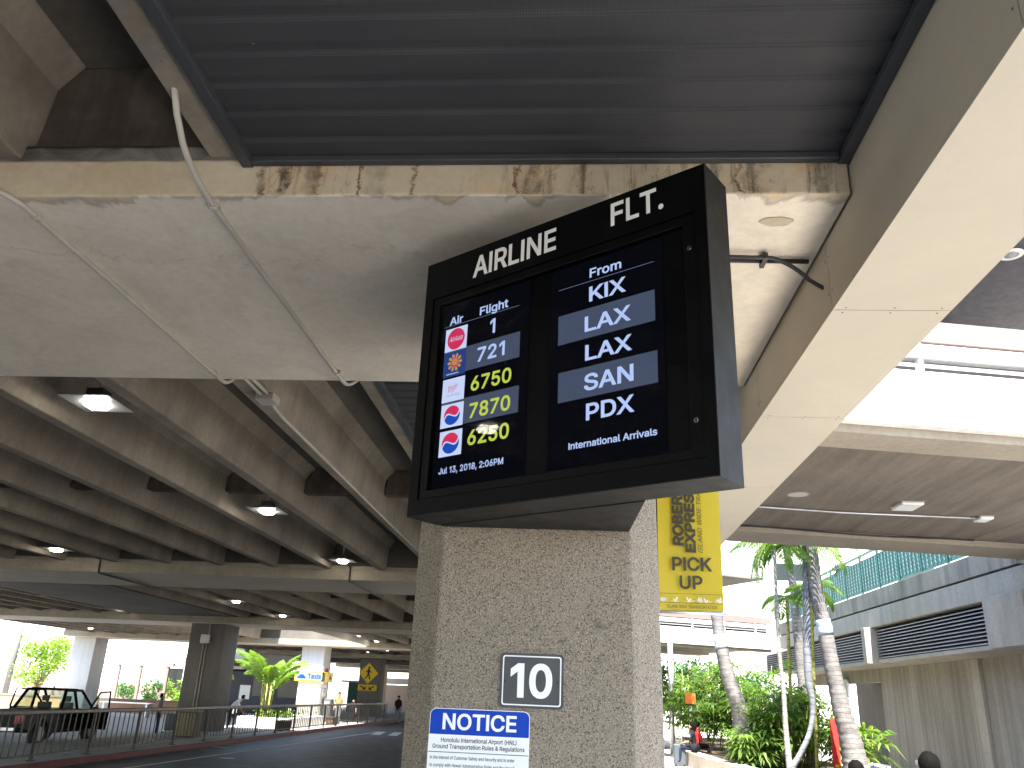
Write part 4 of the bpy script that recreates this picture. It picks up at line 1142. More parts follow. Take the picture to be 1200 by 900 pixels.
def trunk(pp, Y, zb=.48):
    p = [at(x, y, Y) for x, y in pp]; return [Vector((p[0].x+(p[0].x-p[1].x)*.6, Y, zb))]+p
k_ = 22.3; u_ = k_/FPX*.97
a_ = trunk([(1002, 893), (996, 865), (987, 835), (979, 800), (973, 772), (966, 735), (958, 700), (953, 665), (950, 640)], k_)
palm('thick ringed palm trunk with pale blue band in front of the grey building', a_+[a_[-1]+Vector((-.2, .1, 2.)), a_[-1]+Vector((-.3, .2, 5.0))],
     [r*u_ for r in (16, 13.5, 11.5, 10, 8.9, 8.4, 8.3, 7.8, 7.2, 6.8, 6.3, 5.5)], 'bark', True, 16, 3.2, (46, 50), 2)
k_ = 28; u_ = k_/FPX*.97
a_ = trunk([(868, 840), (864, 824), (855, 798), (849, 775), (844, 750), (840, 722), (837, 690)], k_)
palm('leaning palm trunk with white painted band below the yellow banner', a_+[a_[-1]+Vector((-.2, 1.0, 4.))], [r*u_ for r in (10.5, 9.5, 8.6, 8, 7.6, 7, 6.5, 6.3, 5.5)], 'bark', True, 14, 2.8, (37, 42), 3)
k_ = 22.6; u_ = k_/FPX*.97
a_ = trunk([(925, 896), (921, 856), (918, 807), (914, 773), (911, 729), (907, 632)], k_)
palm('thin white palm stem rising left from the forked base', a_, [r*u_ for r in (4.5, 3.6, 2.9, 2.5, 2.3, 2.2, 2.0)], 'bark_pale', True, 11, 1.5, None, 4, wl=.42)
a_ = trunk([(930, 897), (936, 887), (947, 864), (952, 842), (952, 822), (948, 800), (946, 760), (945, 700), (944, 624)], k_-.2)
palm('slate grey palm trunk curving up right from the forked white base', a_, [r*u_ for r in (4, 3.4, 3, 2.8, 2.8, 3.2, 4.2, 4.3, 4.2, 3.8)], 'bark_grey', True, 11, 1.7, None, 5, wl=.45)
k_ = 27.
palm('slim pale palm trunk farther back between the two slim stems', [Vector((at(950, 860, k_).x, k_, .48)), at(941, 800, k_), at(934, 730, k_), at(930, 690, k_), at(919, 630, k_)], [.18, .16, .14, .13, .11], 'bark', True, 13, 2.0, None, 6, wl=.5)
k_ = 24
palm('thin green ringed stem just left of the thick palm trunk', [Vector((at(955, 870, k_).x, k_, .48)), at(953, 780, k_), at(951, 690, k_)], [.05, .05, .04], 'bark_green', True, 8, 1.0, None, 7, name='bamboo_palm', wl=.35)
palm('thin green ringed stem between the slim white stem and slate trunk', [Vector((at(929, 880, k_+1).x, k_+1, .48)), at(926, 800, k_+1), at(922, 700, k_+1)], [.05, .05, .04], 'bark_green', True, 8, 1.0, None, 8, name='bamboo_palm', wl=.35)

# small things in the plaza
t = thing('lamp_post', 'pale steel post behind the seated woman under the far bridge', 'post', (3.95, 34, .15))
q = at(788, 858, 34); mb = MB(); mb.tube([(q.x, 34, .15), (q.x, 34, 4.25)], .10, 'steel', 12); mb.build('shaft', t)
mb = MB(); mb.tube([(q.x, 34, .15), (q.x, 34, .22)], .17, 'steel', 12); mb.build('base_plate', t)
t = thing('torch_marker', 'orange topped white post among the lady palms', 'marker post', (4.43, 33, .5)); q = at(807, 840, 33)
mb = MB(); mb.tube([(q.x, 32.4, .15), (q.x, 32.4, 1.95)], .05, 'light_off', 10); mb.build('shaft', t)
mb = MB(); mb.prism([(q.x+.26*math.cos(R(45+90*k)), 32.38, 2.2+.26*math.sin(R(45+90*k))) for k in range(4)], (0, -.02, 0), 'orange'); mb.build('plate', t)
t = thing('red_stand', 'tall red rounded stand half hidden behind the thick palm trunk', 'stand', (7.05, 26, .5))
q = at(980, 880, 23.2); mb = MB(); mb.prism([(q.x+x, 23.2, .52+z) for x, z in [(-.085, 0), (.085, 0), (.09, 1.0), (.075, 1.2), (.035, 1.28), (-.035, 1.28), (-.075, 1.2), (-.09, 1.0)]], (0, .08, 0), 'red'); mb.build('panel', t, bevel=.01)
mb = MB(); mb.box((q.x-.05, 23.18, .66), (q.x+.05, 23.198, .72), 'yellow_sign'); mb.build('sticker', t)
t = thing('suitcase', 'slate upright suitcase standing beside the seated woman', 'suitcase', (3.52, 28.9, .15))
mb = MB(); mb.box((3.33, 28.75, .19), (3.72, 29.02, .80), 'case'); mb.build('shell', t, bevel=.05, seg=3)
mb = MB(); mb.tube([(3.43, 28.98, .8), (3.43, 28.98, .98), (3.62, 28.98, .98), (3.62, 28.98, .8)], .012, 'steel', 6); mb.build('handle', t)
for x in (3.39, 3.66):
    mb = MB(); mb.tube([(x, 28.8, .19), (x, 28.83, .19)], .038, 'rubber', 10); mb.build('wheel', t)
t = thing('bollard', 'white topped steel bollard by the grey wall at lower right', 'bollard', (6, 16, .15))
q = at(1076, 884, 15.5); mb = MB(); mb.tube([(q.x, 15.5, .15), (q.x, 15.5, 1.2)], .045, 'steel', 10); mb.build('shaft', t)
mb = MB(); mb.tube([(q.x, 15.5, 1.2), (q.x, 15.5, 1.28)], .06, 'light_off', 12); mb.box((q.x+.01, 15.44, 1.05), (q.x+.1, 15.56, 1.18), 'light_off'); mb.build('cap', t, bevel=.01)
t = thing('marker_stake', 'thin pale stake left of the bollard at lower right', 'stake', (5.6, 17.3, .15))
q = at(1038, 893, 17.2); mb = MB(); mb.tube([(q.x, 17.2, .15), (q.x, 17.2, 1.1)], .022, 'light_off', 8); mb.build('rod', t); mb = MB(); mb.tube([(q.x, 17.2, .15), (q.x, 17.2, .18)], .06, 'steel', 10); mb.build('base', t)
t = thing('wall_sign', 'small grey box on the building wall right of the thick palm', 'wall box', (10.2, 29, 2.6))
q = atx(994, 808, 10.24); mb = MB(); mb.box((10.14, q.y-.25, q.z-.3), (10.245, q.y+.25, q.z+.35), 'steel'); mb.build('case', t, bevel=.01); mb = MB(); mb.box((10.12, q.y-.12, q.z-.45), (10.2, q.y+.0, q.z-.32), 'rubber'); mb.build('lever', t)

# ------------------------------------------------------------------ people
def person(label, loc, face, pose, cols, hair='short', h=1.7):
    """one continuous skinned body; face = heading in degrees (0 = +Y)"""
    s = h/1.75; J = {}; E = []; rad = {}
    def j(n, p, r): J[n] = Vector(p); rad[n] = r
    lean = 0
    if pose == 'sit': hipz = .12
    else: hipz = .93
    j('pelvis', (0, 0, hipz), .135)
    if pose == 'bend': sp, ch, nk, hd, hd2 = (0, .12, hipz+.16), (0, .30, hipz+.30), (0, .42, hipz+.42), (0, .50, hipz+.48), (0, .58, hipz+.56)
    elif pose == 'sit': sp, ch, nk, hd, hd2 = (0, .0, hipz+.2), (0, .03, hipz+.40), (0, .05, hipz+.56), (0, .07, hipz+.64), (0, .09, hipz+.76)
    else: sp, ch, nk, hd, hd2 = (0, .01, hipz+.2), (0, .0, hipz+.41), (0, 0, hipz+.58), (0, .025, hipz+.67), (0, .02, hipz+.75)
    j('spine', sp, .125); j('chest', ch, .14); j('neck', nk, .055); j('head', hd, .078); j('crown', hd2, .082)
    fwd = (Vector(hd2)-Vector(nk)); 
    j('nose', Vector(hd)+Vector((0, .088, .012)), .014)
    E += [('pelvis', 'spine', 'top'), ('spine', 'chest', 'top'), ('chest', 'neck', 'top'), ('neck', 'head', 'skin'), ('head', 'crown', 'skin'), ('head', 'nose', 'skin')]
    for sg, n in ((-1, 'l'), (1, 'r')):
        if pose == 'sit': hip, kn, an, toe = (sg*.09, .03, hipz), (sg*.11, .44, hipz+.02), (sg*.11, .47, hipz-.40), (sg*.12, .62, hipz-.45)
        elif pose == 'walk': hip, kn, an, toe = (sg*.09, 0, hipz-.06), (sg*.09, sg*.16, .50), (sg*.09, sg*.17-.06, .09), (sg*.10, sg*.17+.10, .04)
        else: hip, kn, an, toe = (sg*.09, 0, hipz-.06), (sg*.10, .02, .49), (sg*.10, -.01, .085), (sg*.12, .14, .035)
        j('hip'+n, hip, .095); j('knee'+n, kn, .062); j('ankle'+n, an, .042); j('toe'+n, toe, .034)
        E += [('pelvis', 'hip'+n, 'leg'), ('hip'+n, 'knee'+n, 'leg'), ('knee'+n, 'ankle'+n, 'leg'), ('ankle'+n, 'toe'+n, 'shoe')]
        c = Vector(ch)
        sh = c+Vector((sg*.185, 0, .07))
        if pose == 'bend': el, wr = sh+Vector((sg*.03, .10, -.26)), sh+Vector((sg*.01, .26, -.42))
        elif pose == 'sit': el, wr = sh+Vector((sg*.05, .07, -.25)), sh+Vector((-sg*.02, .28, -.30))
        elif pose == 'walk': el, wr = sh+Vector((sg*.05, -sg*.06, -.27)), sh+Vector((sg*.06, -sg*.04+.08, -.50))
        else: el, wr = sh+Vector((sg*.055, -.02, -.28)), sh+Vector((sg*.07, .05, -.52))
        j('sh'+n, sh, .058); j('el'+n, el, .042); j('wr'+n, wr, .028)
        E += [('chest', 'sh'+n, 'top'), ('sh'+n, 'el'+n, 'sleeve'), ('el'+n, 'wr'+n, 'skin')]
        d = (wr-el).normalized(); side = Vector((0, 1, 0)) if pose in ('stand', 'walk') else Vector((1, 0, 0))
        palm_ = wr+d*.06; j('palm'+n, palm_, .030); E.append(('wr'+n, 'palm'+n, 'skin'))
        curl = Vector((-sg, 0, 0)) if pose in ('stand', 'walk') else Vector((0, 0, -1))
        for q, ln in enumerate((.068, .078, .072, .056)):
            b = palm_+side*(.024-.016*q)+d*.03; j('f%d%s' % (q, n), b, .0095); j('g%d%s' % (q, n), b+d*ln*.55+curl*.006, .0085); j('t%d%s' % (q, n), b+d*ln*.95+curl*.022, .007)
            E += [('palm'+n, 'f%d%s' % (q, n), 'skin'), ('f%d%s' % (q, n), 'g%d%s' % (q, n), 'skin'), ('g%d%s' % (q, n), 't%d%s' % (q, n), 'skin')]
        j('th'+n, palm_+side*.042-d*.01, .011); j('tt'+n, palm_+side*.055+d*.03+curl*.012, .009); E += [('palm'+n, 'th'+n, 'skin'), ('th'+n, 'tt'+n, 'skin')]
    names = list(J); idx = {n: i for i, n in enumerate(names)}
    me = bpy.data.meshes.new('p'); me.from_pydata([tuple(J[n]) for n in names], [(idx[a], idx[b]) for a, b, _ in E], [])
    ob = bpy.data.objects.new('p', me); COL.objects.link(ob)
    sk = ob.modifiers.new('s', 'SKIN'); sk.use_smooth_shade = True
    for i, n in enumerate(names):
        sv = me.skin_vertices[0].data[i]; r = rad[n]
        sv.radius = (r*1.25, r*.85) if n in ('spine', 'chest', 'pelvis') else (r, r)
    for sv in me.skin_vertices[0].data: sv.use_root = False
    me.skin_vertices[0].data[idx['pelvis']].use_root = True
    sb_ = ob.modifiers.new('u', 'SUBSURF'); sb_.levels = 1; sb_.render_levels = 1
    bpy.context.view_layer.update()
    nm = bpy.data.meshes.new_from_object(ob.evaluated_get(bpy.context.evaluated_depsgraph_get()))
    bpy.data.objects.remove(ob); nm.name = 'body'
    mats = {'top': cols[0], 'sleeve': cols[0], 'leg': cols[1], 'shoe': 'rubber', 'skin': cols[2]}
    order = ['top', 'leg', 'shoe', 'skin']
    nm.materials.clear()
    for k in order: nm.materials.append(M[mats[k]])
    segs = [(J[a], J[b], k, (rad[a]+rad[b])/2) for a, b, k in E]
    for p in nm.polygons:
        c = p.center; best = None
        for a, b, k, r in segs:
            ab = b-a; tt = max(0, min(1, (c-a).dot(ab)/max(ab.length_squared, 1e-9))); dd = (c-a-ab*tt).length/max(r, .02)
            if best is None or dd < best[0]: best = (dd, k)
        k = best[1]; k = 'top' if k == 'sleeve' else k
        p.material_index = order.index(k); p.use_smooth = True
    t = bpy.data.objects.new('person', nm); COL.objects.link(t); t.location = loc; t.rotation_euler.z = -R(face); t.scale = (s, s, s)
    tag(t, label, 'person')
    def child(mb, name):
        me2 = bpy.data.meshes.new(name); me2.from_pydata(mb.v, [], mb.f)
        for k in mb.mats: me2.materials.append(M[k])
        for p, mi in zip(me2.polygons, mb.m): p.material_index = mi; p.use_smooth = True
        o = bpy.data.objects.new(name, me2); COL.objects.link(o); o.parent = t; return o
    hc = (Vector(hd)+Vector(hd2))/2+Vector((0, -.018, .018)); mb = MB()
    rng = random.Random(int(loc[0]*100)); mb.ball(hc, .098, .102, .112, 'hair', 18, 12)
    vv = []
    for (x, y, z) in mb.v:
        yy = y-hc.y; zz = z-hc.z
        if yy > .03 and zz < .045: y = hc.y+.03+(yy-.03)*.2                     # open the face
        if zz < -.05 and hair == 'short': z = hc.z-.05+(zz+.05)*.25
        if hair == 'long' and zz < -.02 and yy < .03: z -= .20*min(1, (-.02-zz)/.06); y -= .015
        n_ = 1+.03*math.sin(x*160+z*70)+rng.uniform(-.012, .012)
        vv.append((hc.x+(x-hc.x)*n_, y, hc.z+(z-hc.z)*n_))
    mb.v = vv; child(mb, 'hair')
    for sg in (-1, 1):
        mb = MB(); mb.ball(Vector(hd)+Vector((sg*.031, .070, .032)), .010, .008, .008, 'hair', 8, 6); child(mb, 'eye')
        mb = MB(); mb.ball(Vector(hd)+Vector((sg*.082, .0, .02)), .012, .022, .032, cols[2], 8, 6); child(mb, 'ear')
    return t
person('woman with long dark hair in black sitting on the planter wall', (3.98, 28.75, .58), -75, 'sit', ('black_cloth', 'navy_cloth', 'skin'), 'long', 1.66)
t = thing('shoulder_bag', 'black bag on the planter wall beside the seated woman', 'bag', (3.92, 28.35, .58))
mb = MB(); mb.ball((3.95, 28.38, .72), .17, .11, .14, 'black_cloth'); mb.build('bag_body', t); mb = MB(); mb.tube([(3.85, 28.38, .82), (3.9, 28.38, 1.02), (4.0, 28.38, 1.02), (4.05, 28.38, .82)], .012, 'black_cloth', 6); mb.build('strap', t)
person('person in red sitting among the lady palms', (4.33, 30.55, .58), 80, 'sit', ('red_cloth', 'black_cloth', 'skin'), 'short', 1.6)
q = at(1088, 886, 7.6); person('dark haired person at the lower right edge, cut off below the hair, by the bollard', (q.x, 7.6, .15), 10, 'stand', ('blue_cloth', 'grey_cloth', 'skin_tan'), 'short', q.z-.15+.02)
q = at(1003, 895, 8.8); person('person whose hair just shows at the foot of the thick palm', (q.x, 8.8, .15), -20, 'stand', ('white_cloth', 'navy_cloth', 'skin'), 'short', q.z-.15+.02)
person('dark haired person in grey standing behind the railing right of the pickup', (-16.25, 34, .0), 60, 'stand', ('grey_cloth', 'navy_cloth', 'skin'), 'short', 1.55)
person('person in white shirt bending over left of the leafy palm', (-15.45, 39.2, .0), 75, 'bend', ('white_cloth', 'black_cloth', 'skin'), 'short', 1.75)
person('person in olive top standing right of the taxi column', (-13.1, 49.2, .14), 160, 'stand', ('olive_cloth', 'grey_cloth', 'skin_tan'), 'short', 1.70)
person('small person in black right of the one in olive', (-12.85, 51.6, .14), 170, 'stand', ('black_cloth', 'black_cloth', 'skin'), 'short', 1.35)
person('person in dark clothes walking at the left edge of the speckled column', (-11.3, 57.5, .0), 185, 'walk', ('black_cloth', 'grey_cloth', 'skin'), 'short', 1.75)

# ------------------------------------------------------------------ left: things behind the railing
# pickup
def pickup():
    X, Y, Z = -17.1, 25.2, 0.0
    t = thing('pickup_truck', 'black pickup truck with open front doors behind the bronze railing', 'pickup', (X, Y, Z))
    def V(x, y, z): return (X+x, Y+y, Z+z)
    prof = [(0, .52), (0, .96), (.05, 1.0), (2.02, 1.0), (2.06, 1.03), (3.75, 1.03), (4.0, .99), (4.75, .90), (4.98, .74), (5.02, .46), (4.72, .40)]
    def arch(c, r=.40): return [(c+r*math.cos(R(a)), .36+r*math.sin(R(a))) for a in range(0, 181, 20)]
    prof += arch(4.02)+[(3.5, .34), (1.65, .34)]+arch(1.12)+[(.6, .42)]
    mb = MB(); mb.prism([V(-.84, y, z) for y, z in prof], (1.68, 0, 0), 'black_car'); mb.build('body', t, bevel=.025)
    mb = MB(); mb.box(V(-.72, .09, 1.001), V(.72, 1.95, 1.012), 'rubber'); mb.build('bed_cover', t)
    # roof and pillars
    mb = MB(); top = [(-.64, 2.42), (.64, 2.42), (.66, 3.2), (-.66, 3.2)]
    mb.hexa([V(-.68, 2.36, 1.585), V(.68, 2.36, 1.585), V(.67, 3.32, 1.585), V(-.67, 3.32, 1.585), V(-.60, 2.50, 1.66), V(.60, 2.50, 1.66), V(.58, 3.15, 1.655), V(-.58, 3.15, 1.655)], 'black_car')
    for sx in (-1, 1):
        mb.tube([V(sx*.80, 2.06, 1.0), V(sx*.66, 2.38, 1.60)], .055, 'black_car', 8); mb.tube([V(sx*.80, 3.98, 1.02), V(sx*.66, 3.30, 1.60)], .045, 'black_car', 8)
        mb.tube([V(sx*.80, 3.0, 1.02), V(sx*.67, 2.86, 1.60)], .05, 'black_car', 8)
        mb.tube([V(sx*.67, 2.36, 1.60), V(sx*.67, 3.32, 1.60)], .045, 'black_car', 8)
    mb.build('roof', t, bevel=.015)
    mb = MB(); mb.tube([V(0.1, 2.6, 1.655), V(.1, 2.52, 1.73)], [.02, .008], 'rubber', 6); mb.build('antenna', t)
    def gl_(name, pts): mb = MB(); mb.poly([V(*p) for p in pts], 'car_glass'); mb.build(name, t)
    gl_('rear_window', [(-.74, 2.10, 1.04), (.74, 2.10, 1.04), (.62, 2.39, 1.58), (-.62, 2.39, 1.58)])
    gl_('windshield', [(-.74, 3.96, 1.04), (.74, 3.96, 1.04), (.62, 3.33, 1.58), (-.62, 3.33, 1.58)])
    for sx in (-1, 1): gl_('side_window', [(sx*.80, 2.16, 1.04), (sx*.80, 2.95, 1.04), (sx*.675, 2.84, 1.57), (sx*.675, 2.45, 1.57)])
    for sx in (-.38, .38):
        mb = MB(); mb.box(V(sx-.22, 2.95, .6), V(sx+.22, 3.1, 1.22), 'grey_cloth'); mb.build('seat', t, bevel=.04)
        mb = MB(); mb.box(V(sx-.12, 2.98, 1.24), V(sx+.12, 3.07, 1.42), 'grey_cloth'); mb.build('headrest', t, bevel=.03)
    for sx in (-1, 1):
        for yy in (1.12, 4.02):
            mb = MB(); mb.tube([V(sx*.66, yy, .34), V(sx*.86, yy, .34)], .34, 'rubber', 24); w = mb.build('wheel', t, bevel=.03)
            mb = MB(); mb.tube([V(sx*.80, yy, .34), V(sx*.868, yy, .34)], .20, 'rim', 18); mb.build('rim', w)
        mb = MB(); mb.box(V(sx*.84-.015 if sx > 0 else -.845, .02, .66), V(sx*.845 if sx > 0 else -.825, .16, .94), 'tail_red'); mb.box(V(sx*.76-.07, -.012, .66), V(sx*.76+.07, .0, .94), 'tail_red'); mb.build('tail_light', t)
        # open door
        h_ = Vector(V(sx*.845, 3.78, 0)); dirv = Vector((sx*math.sin(R(62)), -math.cos(R(62)), 0)); th = Vector((dirv.y, -dirv.x, 0))*.07
        def D(u, z): return h_+dirv*u+Vector((0, 0, z))
        mb = MB(); mb.prism([D(0.02, .42), D(1.0, .42), D(1.04, 1.03), D(.0, 1.03)], th, 'black_car')
        mb.tube([D(.0, 1.03)+th*.5, D(.40, 1.56)+th*.5, D(.95, 1.60)+th*.5, D(1.03, 1.03)+th*.5], .032, 'black_car', 6)
        dr = mb.build('door', t, label='front door standing open'); mb = MB(); mb.poly([D(.05, 1.04)+th*.5, D(1.0, 1.04)+th*.5, D(.93, 1.57)+th*.5, D(.41, 1.54)+th*.5], 'car_glass'); mb.build('door_window', dr)
        mb = MB(); mb.ball(D(.10, 1.10)-th*1.6, .10, .06, .075, 'black_car', 10, 7); mb.build('mirror', dr)
    mb = MB(); mb.box(V(-.78, -.10, .44), V(.78, .0, .56), 'chrome'); mb.build('rear_bumper', t, bevel=.02)
    mb = MB(); mb.box(V(-.16, -.012, .62), V(.16, .0, .76), 'sign_white'); mb.build('licence_plate', t)
    return t
m, nt, b, out = newmat('car glass'); N = NT(nt)
tr = N.n('ShaderNodeBsdfTransparent'); tr.inputs[0].default_value = (.72, .82, .74, 1); gs = N.n('ShaderNodeBsdfGlossy'); gs.inputs['Roughness'].default_value = .02
mx = N.n('ShaderNodeMixShader'); mx.inputs[0].default_value = .10; N.l(tr.outputs[0], mx.inputs[1]); N.l(gs.outputs[0], mx.inputs[2]); N.l(mx.outputs[0], out.inputs[0]); M['car_glass'] = m
pickup()

# coach
t = thing('coach', 'navy blue coach parked behind the leafy palm', 'coach', (-17.5, 56.5, 0))
mb = MB(); mb.box((-22.9, 55.6, .32), (-16.9, 58.1, 2.95), 'navy'); mb.build('body', t, bevel=.12, seg=3)
for k in range(2):
    x = -20.6+k*1.7; mb = MB(); mb.box((x, 55.57, 1.35), (x+1.42, 55.598, 2.45), 'glass_dark'); mb.build('window', t)
for x in (-21.6, -18.0):
    mb = MB(); mb.tube([(x, 55.58, .48), (x, 55.9, .48)], .48, 'rubber', 22); w = mb.build('wheel', t); mb = MB(); mb.tube([(x, 55.55, .48), (x, 55.6, .48)], .25, 'chrome', 16); mb.build('rim', w)
mb = MB(); mb.text('24', (-22.4, 55.59, 2.30), X1, Z1, 'yellow_sign', height=.28, bold=.02); mb.build('fleet_number', t)
mb = MB(); mb.box((-21.45, 55.57, 1.15), (-20.75, 55.595, 2.0), 'light_off'); mb.build('notice_panel', t)

# areca palm in its sunlit planter
t = thing('white_planter', 'sunlit white planter box round the leafy palm', 'planter', (-14.6, 43.5, .14))
mb = MB()
for a, b in (((-15.6, 40.6, .14), (-13.1, 40.8, .62)), ((-15.6, 46.2, .14), (-13.1, 46.4, .62)), ((-15.6, 40.804, .14), (-15.4, 46.196, .62)), ((-13.3, 40.804, .14), (-13.1, 46.196, .62))): mb.box(a, b, 'white_wall')
mb.build('kerb_wall', t, bevel=.015); mb = MB(); mb.poly([(-15.4, 40.8, .54), (-13.3, 40.8, .54), (-13.3, 46.2, .54), (-15.4, 46.2, .54)], 'soil'); mb.build('soil_bed', t)
t = thing('areca_palm', 'sunlit leafy palm with arching fronds before the taxi column', 'palm tree', (-14.55, 42.6, .54))
rng = random.Random(12); st = MB(); cr = MB(); AX = -15.0
for k in range(16):
    az = 2*math.pi*k/16+rng.uniform(-.25, .25); b = Vector((AX+.2*math.cos(az), 42.6+.25*math.sin(az), .54)); hh = rng.uniform(.8, 1.6)
    hh += .35; st.tube([b, b+Vector((.1*math.cos(az), .1*math.sin(az), hh))], [.035, .025], 'bark_green', 6)
    coco_frond(cr, b+Vector((.1*math.cos(az), .1*math.sin(az), hh-.05)), az, rng.uniform(1.1, 1.5), rng.uniform(1.7, 2.6), rng.uniform(.9, 1.9), 'leaf_light', 20, .6, .8, .07)
st.build('stems', t); cr.build('crown', t)
t = thing('ground_shrub', 'low green shrub at the foot of the leafy palm', 'shrub', (-14.3, 42, .54))
mb = MB()
for k in range(260):
    p = Vector((-14.35+rng.gauss(0, .55), 42.6+rng.gauss(0, .7), .55+abs(rng.gauss(0, .16)))); d = Vector((rng.gauss(0, 1), rng.gauss(0, 1), rng.uniform(.2, 1))).normalized(); s_ = d.orthogonal().normalized()*.045
    mb.poly([p-s_*.3, p+d*.10-s_, p+d*.2, p+d*.10+s_], 'leaf_light')
mb.build('foliage', t); mb = MB(); mb.tube([(-14.3, 42.4, .5), (-14.3, 42.4, .7)], .03, 'bark_brown', 6); mb.build('stem', t)
def slat_bench(x, y, label):
    t = thing('slatted_bench', label, 'bench', (x, y, .14), 'dark slatted benches by the railing')
    for k in range(5):
        mb = MB(); mb.box((x-.22+k*.09, y-.6, .53), (x-.15+k*.09, y+.6, .57), 'wood_dark'); mb.build('slat', t)
    for s_ in (-.5, .5): mb = MB(); mb.box((x-.2, y+s_-.04, .14), (x+.2, y+s_+.04, .528), 'wood_dark'); mb.build('leg', t)
slat_bench(-12.95, 39.4, 'dark slatted bench before the white planter, nearer one'); slat_bench(-12.95, 47.6, 'dark slatted bench at the foot of the taxi column, farther one')

# taxi box round its column
t = thing('taxi_sign', 'yellow framed taxi box sign wrapped round the sunlit column', 'sign', (-15.6, 51.3, 2.4))
mb = MB(); mb.box((-16.5, 51.2, 2.36), (-14.7, 51.396, 2.92), 'yellow_sign'); mb.box((-14.896, 51.2, 2.361), (-14.7, 53.2, 2.919), 'yellow_sign'); mb.build('box', t, bevel=.01)
mb = MB(); mb.box((-16.4, 51.192, 2.43), (-14.8, 51.199, 2.85), 'taxi_panel'); mb.box((-14.699, 51.9, 2.43), (-14.692, 53.1, 2.85), 'yellow_sign'); mb.build('face', t)
mb = MB(); mb.text('Taxis', (-15.70, 51.19, 2.53), X1, Z1, 'sign_blue', height=.25, width=.82, bold=.03)
mb.prism([(-16.32+x, 51.191, 2.52+z) for x, z in [(0, 0), (.5, 0), (.5, .1), (.42, .12), (.34, .22), (.14, .22), (.08, .12), (0, .1)]], (0, -.004, 0), 'sign_blue')
mb.prism([(-14.691, 52.3+x, 2.52+z) for x, z in [(0, 0), (.45, 0), (.45, .1), (.38, .12), (.3, .24), (.14, .24), (.08, .12), (0, .1)]], (.004, 0, 0), 'sign_black'); mb.build('lettering', t)
t = thing('beacon_light', 'small red beacon on top of the taxi box', 'beacon', (-14.75, 52, 2.92)); mb = MB(); mb.tube([(-14.79, 52, 2.921), (-14.79, 52, 3.0)], .09, 'lamp_dark', 12); mb.build('base', t); mb = MB(); mb.ball((-14.79, 52, 3.06), .08, .08, .10, 'red'); mb.build('dome', t)
t = thing('wall_notice', 'white notice on the shaded side of the taxi column', 'notice', (-14.89, 52.2, 1.7)); mb = MB(); mb.box((-14.894, 51.85, 1.55), (-14.87, 52.6, 2.2), 'sign_white'); mb.build('sheet', t); mb = MB(); mb.box((-14.869, 51.95, 1.95), (-14.867, 52.5, 2.0), 'sign_black'); mb.box((-14.869, 51.95, 1.8), (-14.867, 52.5, 1.83), 'sign_black'); mb.build('print', t)
t = thing('pay_station', 'dark pay station at the side of the taxi column', 'kiosk', (-14.5, 52.2, .14)); mb = MB(); mb.box((-14.78, 51.9, .14), (-14.3, 52.6, 1.42), 'lamp_dark'); mb.build('cabinet', t, bevel=.03); mb = MB(); mb.box((-14.7, 51.89, 1.0), (-14.4, 51.899, 1.3), 'steel'); mb.build('panel', t)

# pedestrian diamond
t = thing('pedestrian_sign', 'yellow diamond pedestrian sign with arrow plate on a far dark column', 'sign', (-15.65, 67.1, 3.2))
c = at(432, 789, 67.1); r = .78
mb = MB(); mb.prism([(c.x, 67.09, c.z-r), (c.x+r, 67.09, c.z), (c.x, 67.09, c.z+r), (c.x-r, 67.09, c.z)], (0, -.02, 0), 'yellow_sign'); mb.build('plate', t, bevel=.004)
mb = MB()
def seg2(a, b, w): 
    a, b = Vector(a), Vector(b); d = (b-a).normalized(); n_ = Vector((-d.y, d.x))*w
    mb.prism([(c.x+p.x, 67.066, c.z+p.y) for p in (a-n_, b-n_, b+n_, a+n_)], (0, -.004, 0), 'sign_black')
mb.prism([(c.x+.02+.085*math.cos(R(k*30)), 67.066, c.z+.40+.085*math.sin(R(k*30))) for k in range(12)], (0, -.004, 0), 'sign_black')
seg2((0, .30), (0, -.02), .085); seg2((0, -.02), (.16, -.45), .05); seg2((0, -.02), (-.10, -.24), .05); seg2((-.10, -.24), (-.24, -.42), .045); seg2((.02, .24), (.22, .04), .035); seg2((-.02, .24), (-.22, .08), .035)
mb.build('walking_figure', t)
z0 = at(432, 806, 67.1).z
mb = MB(); mb.box((c.x-.75, 67.07, z0-.22), (c.x+.75, 67.09, z0+.22), 'yellow_sign'); mb.build('arrow_plate', t)
mb = MB()
for sg in (-1, 1):
    for a, b in (((sg*.55, .12), (sg*.15, -.10)), ((sg*.15, -.10), (sg*.34, -.12)), ((sg*.15, -.10), (sg*.18, .08))):
        a, b = Vector(a), Vector(b); d = (b-a).normalized(); n_ = Vector((-d.y, d.x))*.04
        mb.prism([(c.x+p.x, 67.066, z0+p.y) for p in (a-n_, b-n_, b+n_, a+n_)], (0, -.004-.001*(a.x != 0), 0), 'sign_black')
mb.build('arrows', t)

# tan slatted bin behind the railing
t = thing('litter_bin', 'tan slatted litter bin behind the railing left of the dark square column', 'litter bin', (-13.9, 31.6, .14))
mb = MB(); mb.box((-14.25, 31.3, .14), (-13.55, 31.9, 1.0), 'wood_dark'); mb.build('drum', t, bevel=.02)
mb = MB()
for k in range(6): mb.box((-14.23+k*.115, 31.26, .2), (-14.15+k*.115, 31.297, .96), 'slat_tan')
mb.build('slats', t); mb = MB(); mb.box((-14.28, 31.27, 1.001), (-13.52, 31.93, 1.06), 'slat_tan'); mb.build('lid', t, bevel=.01)
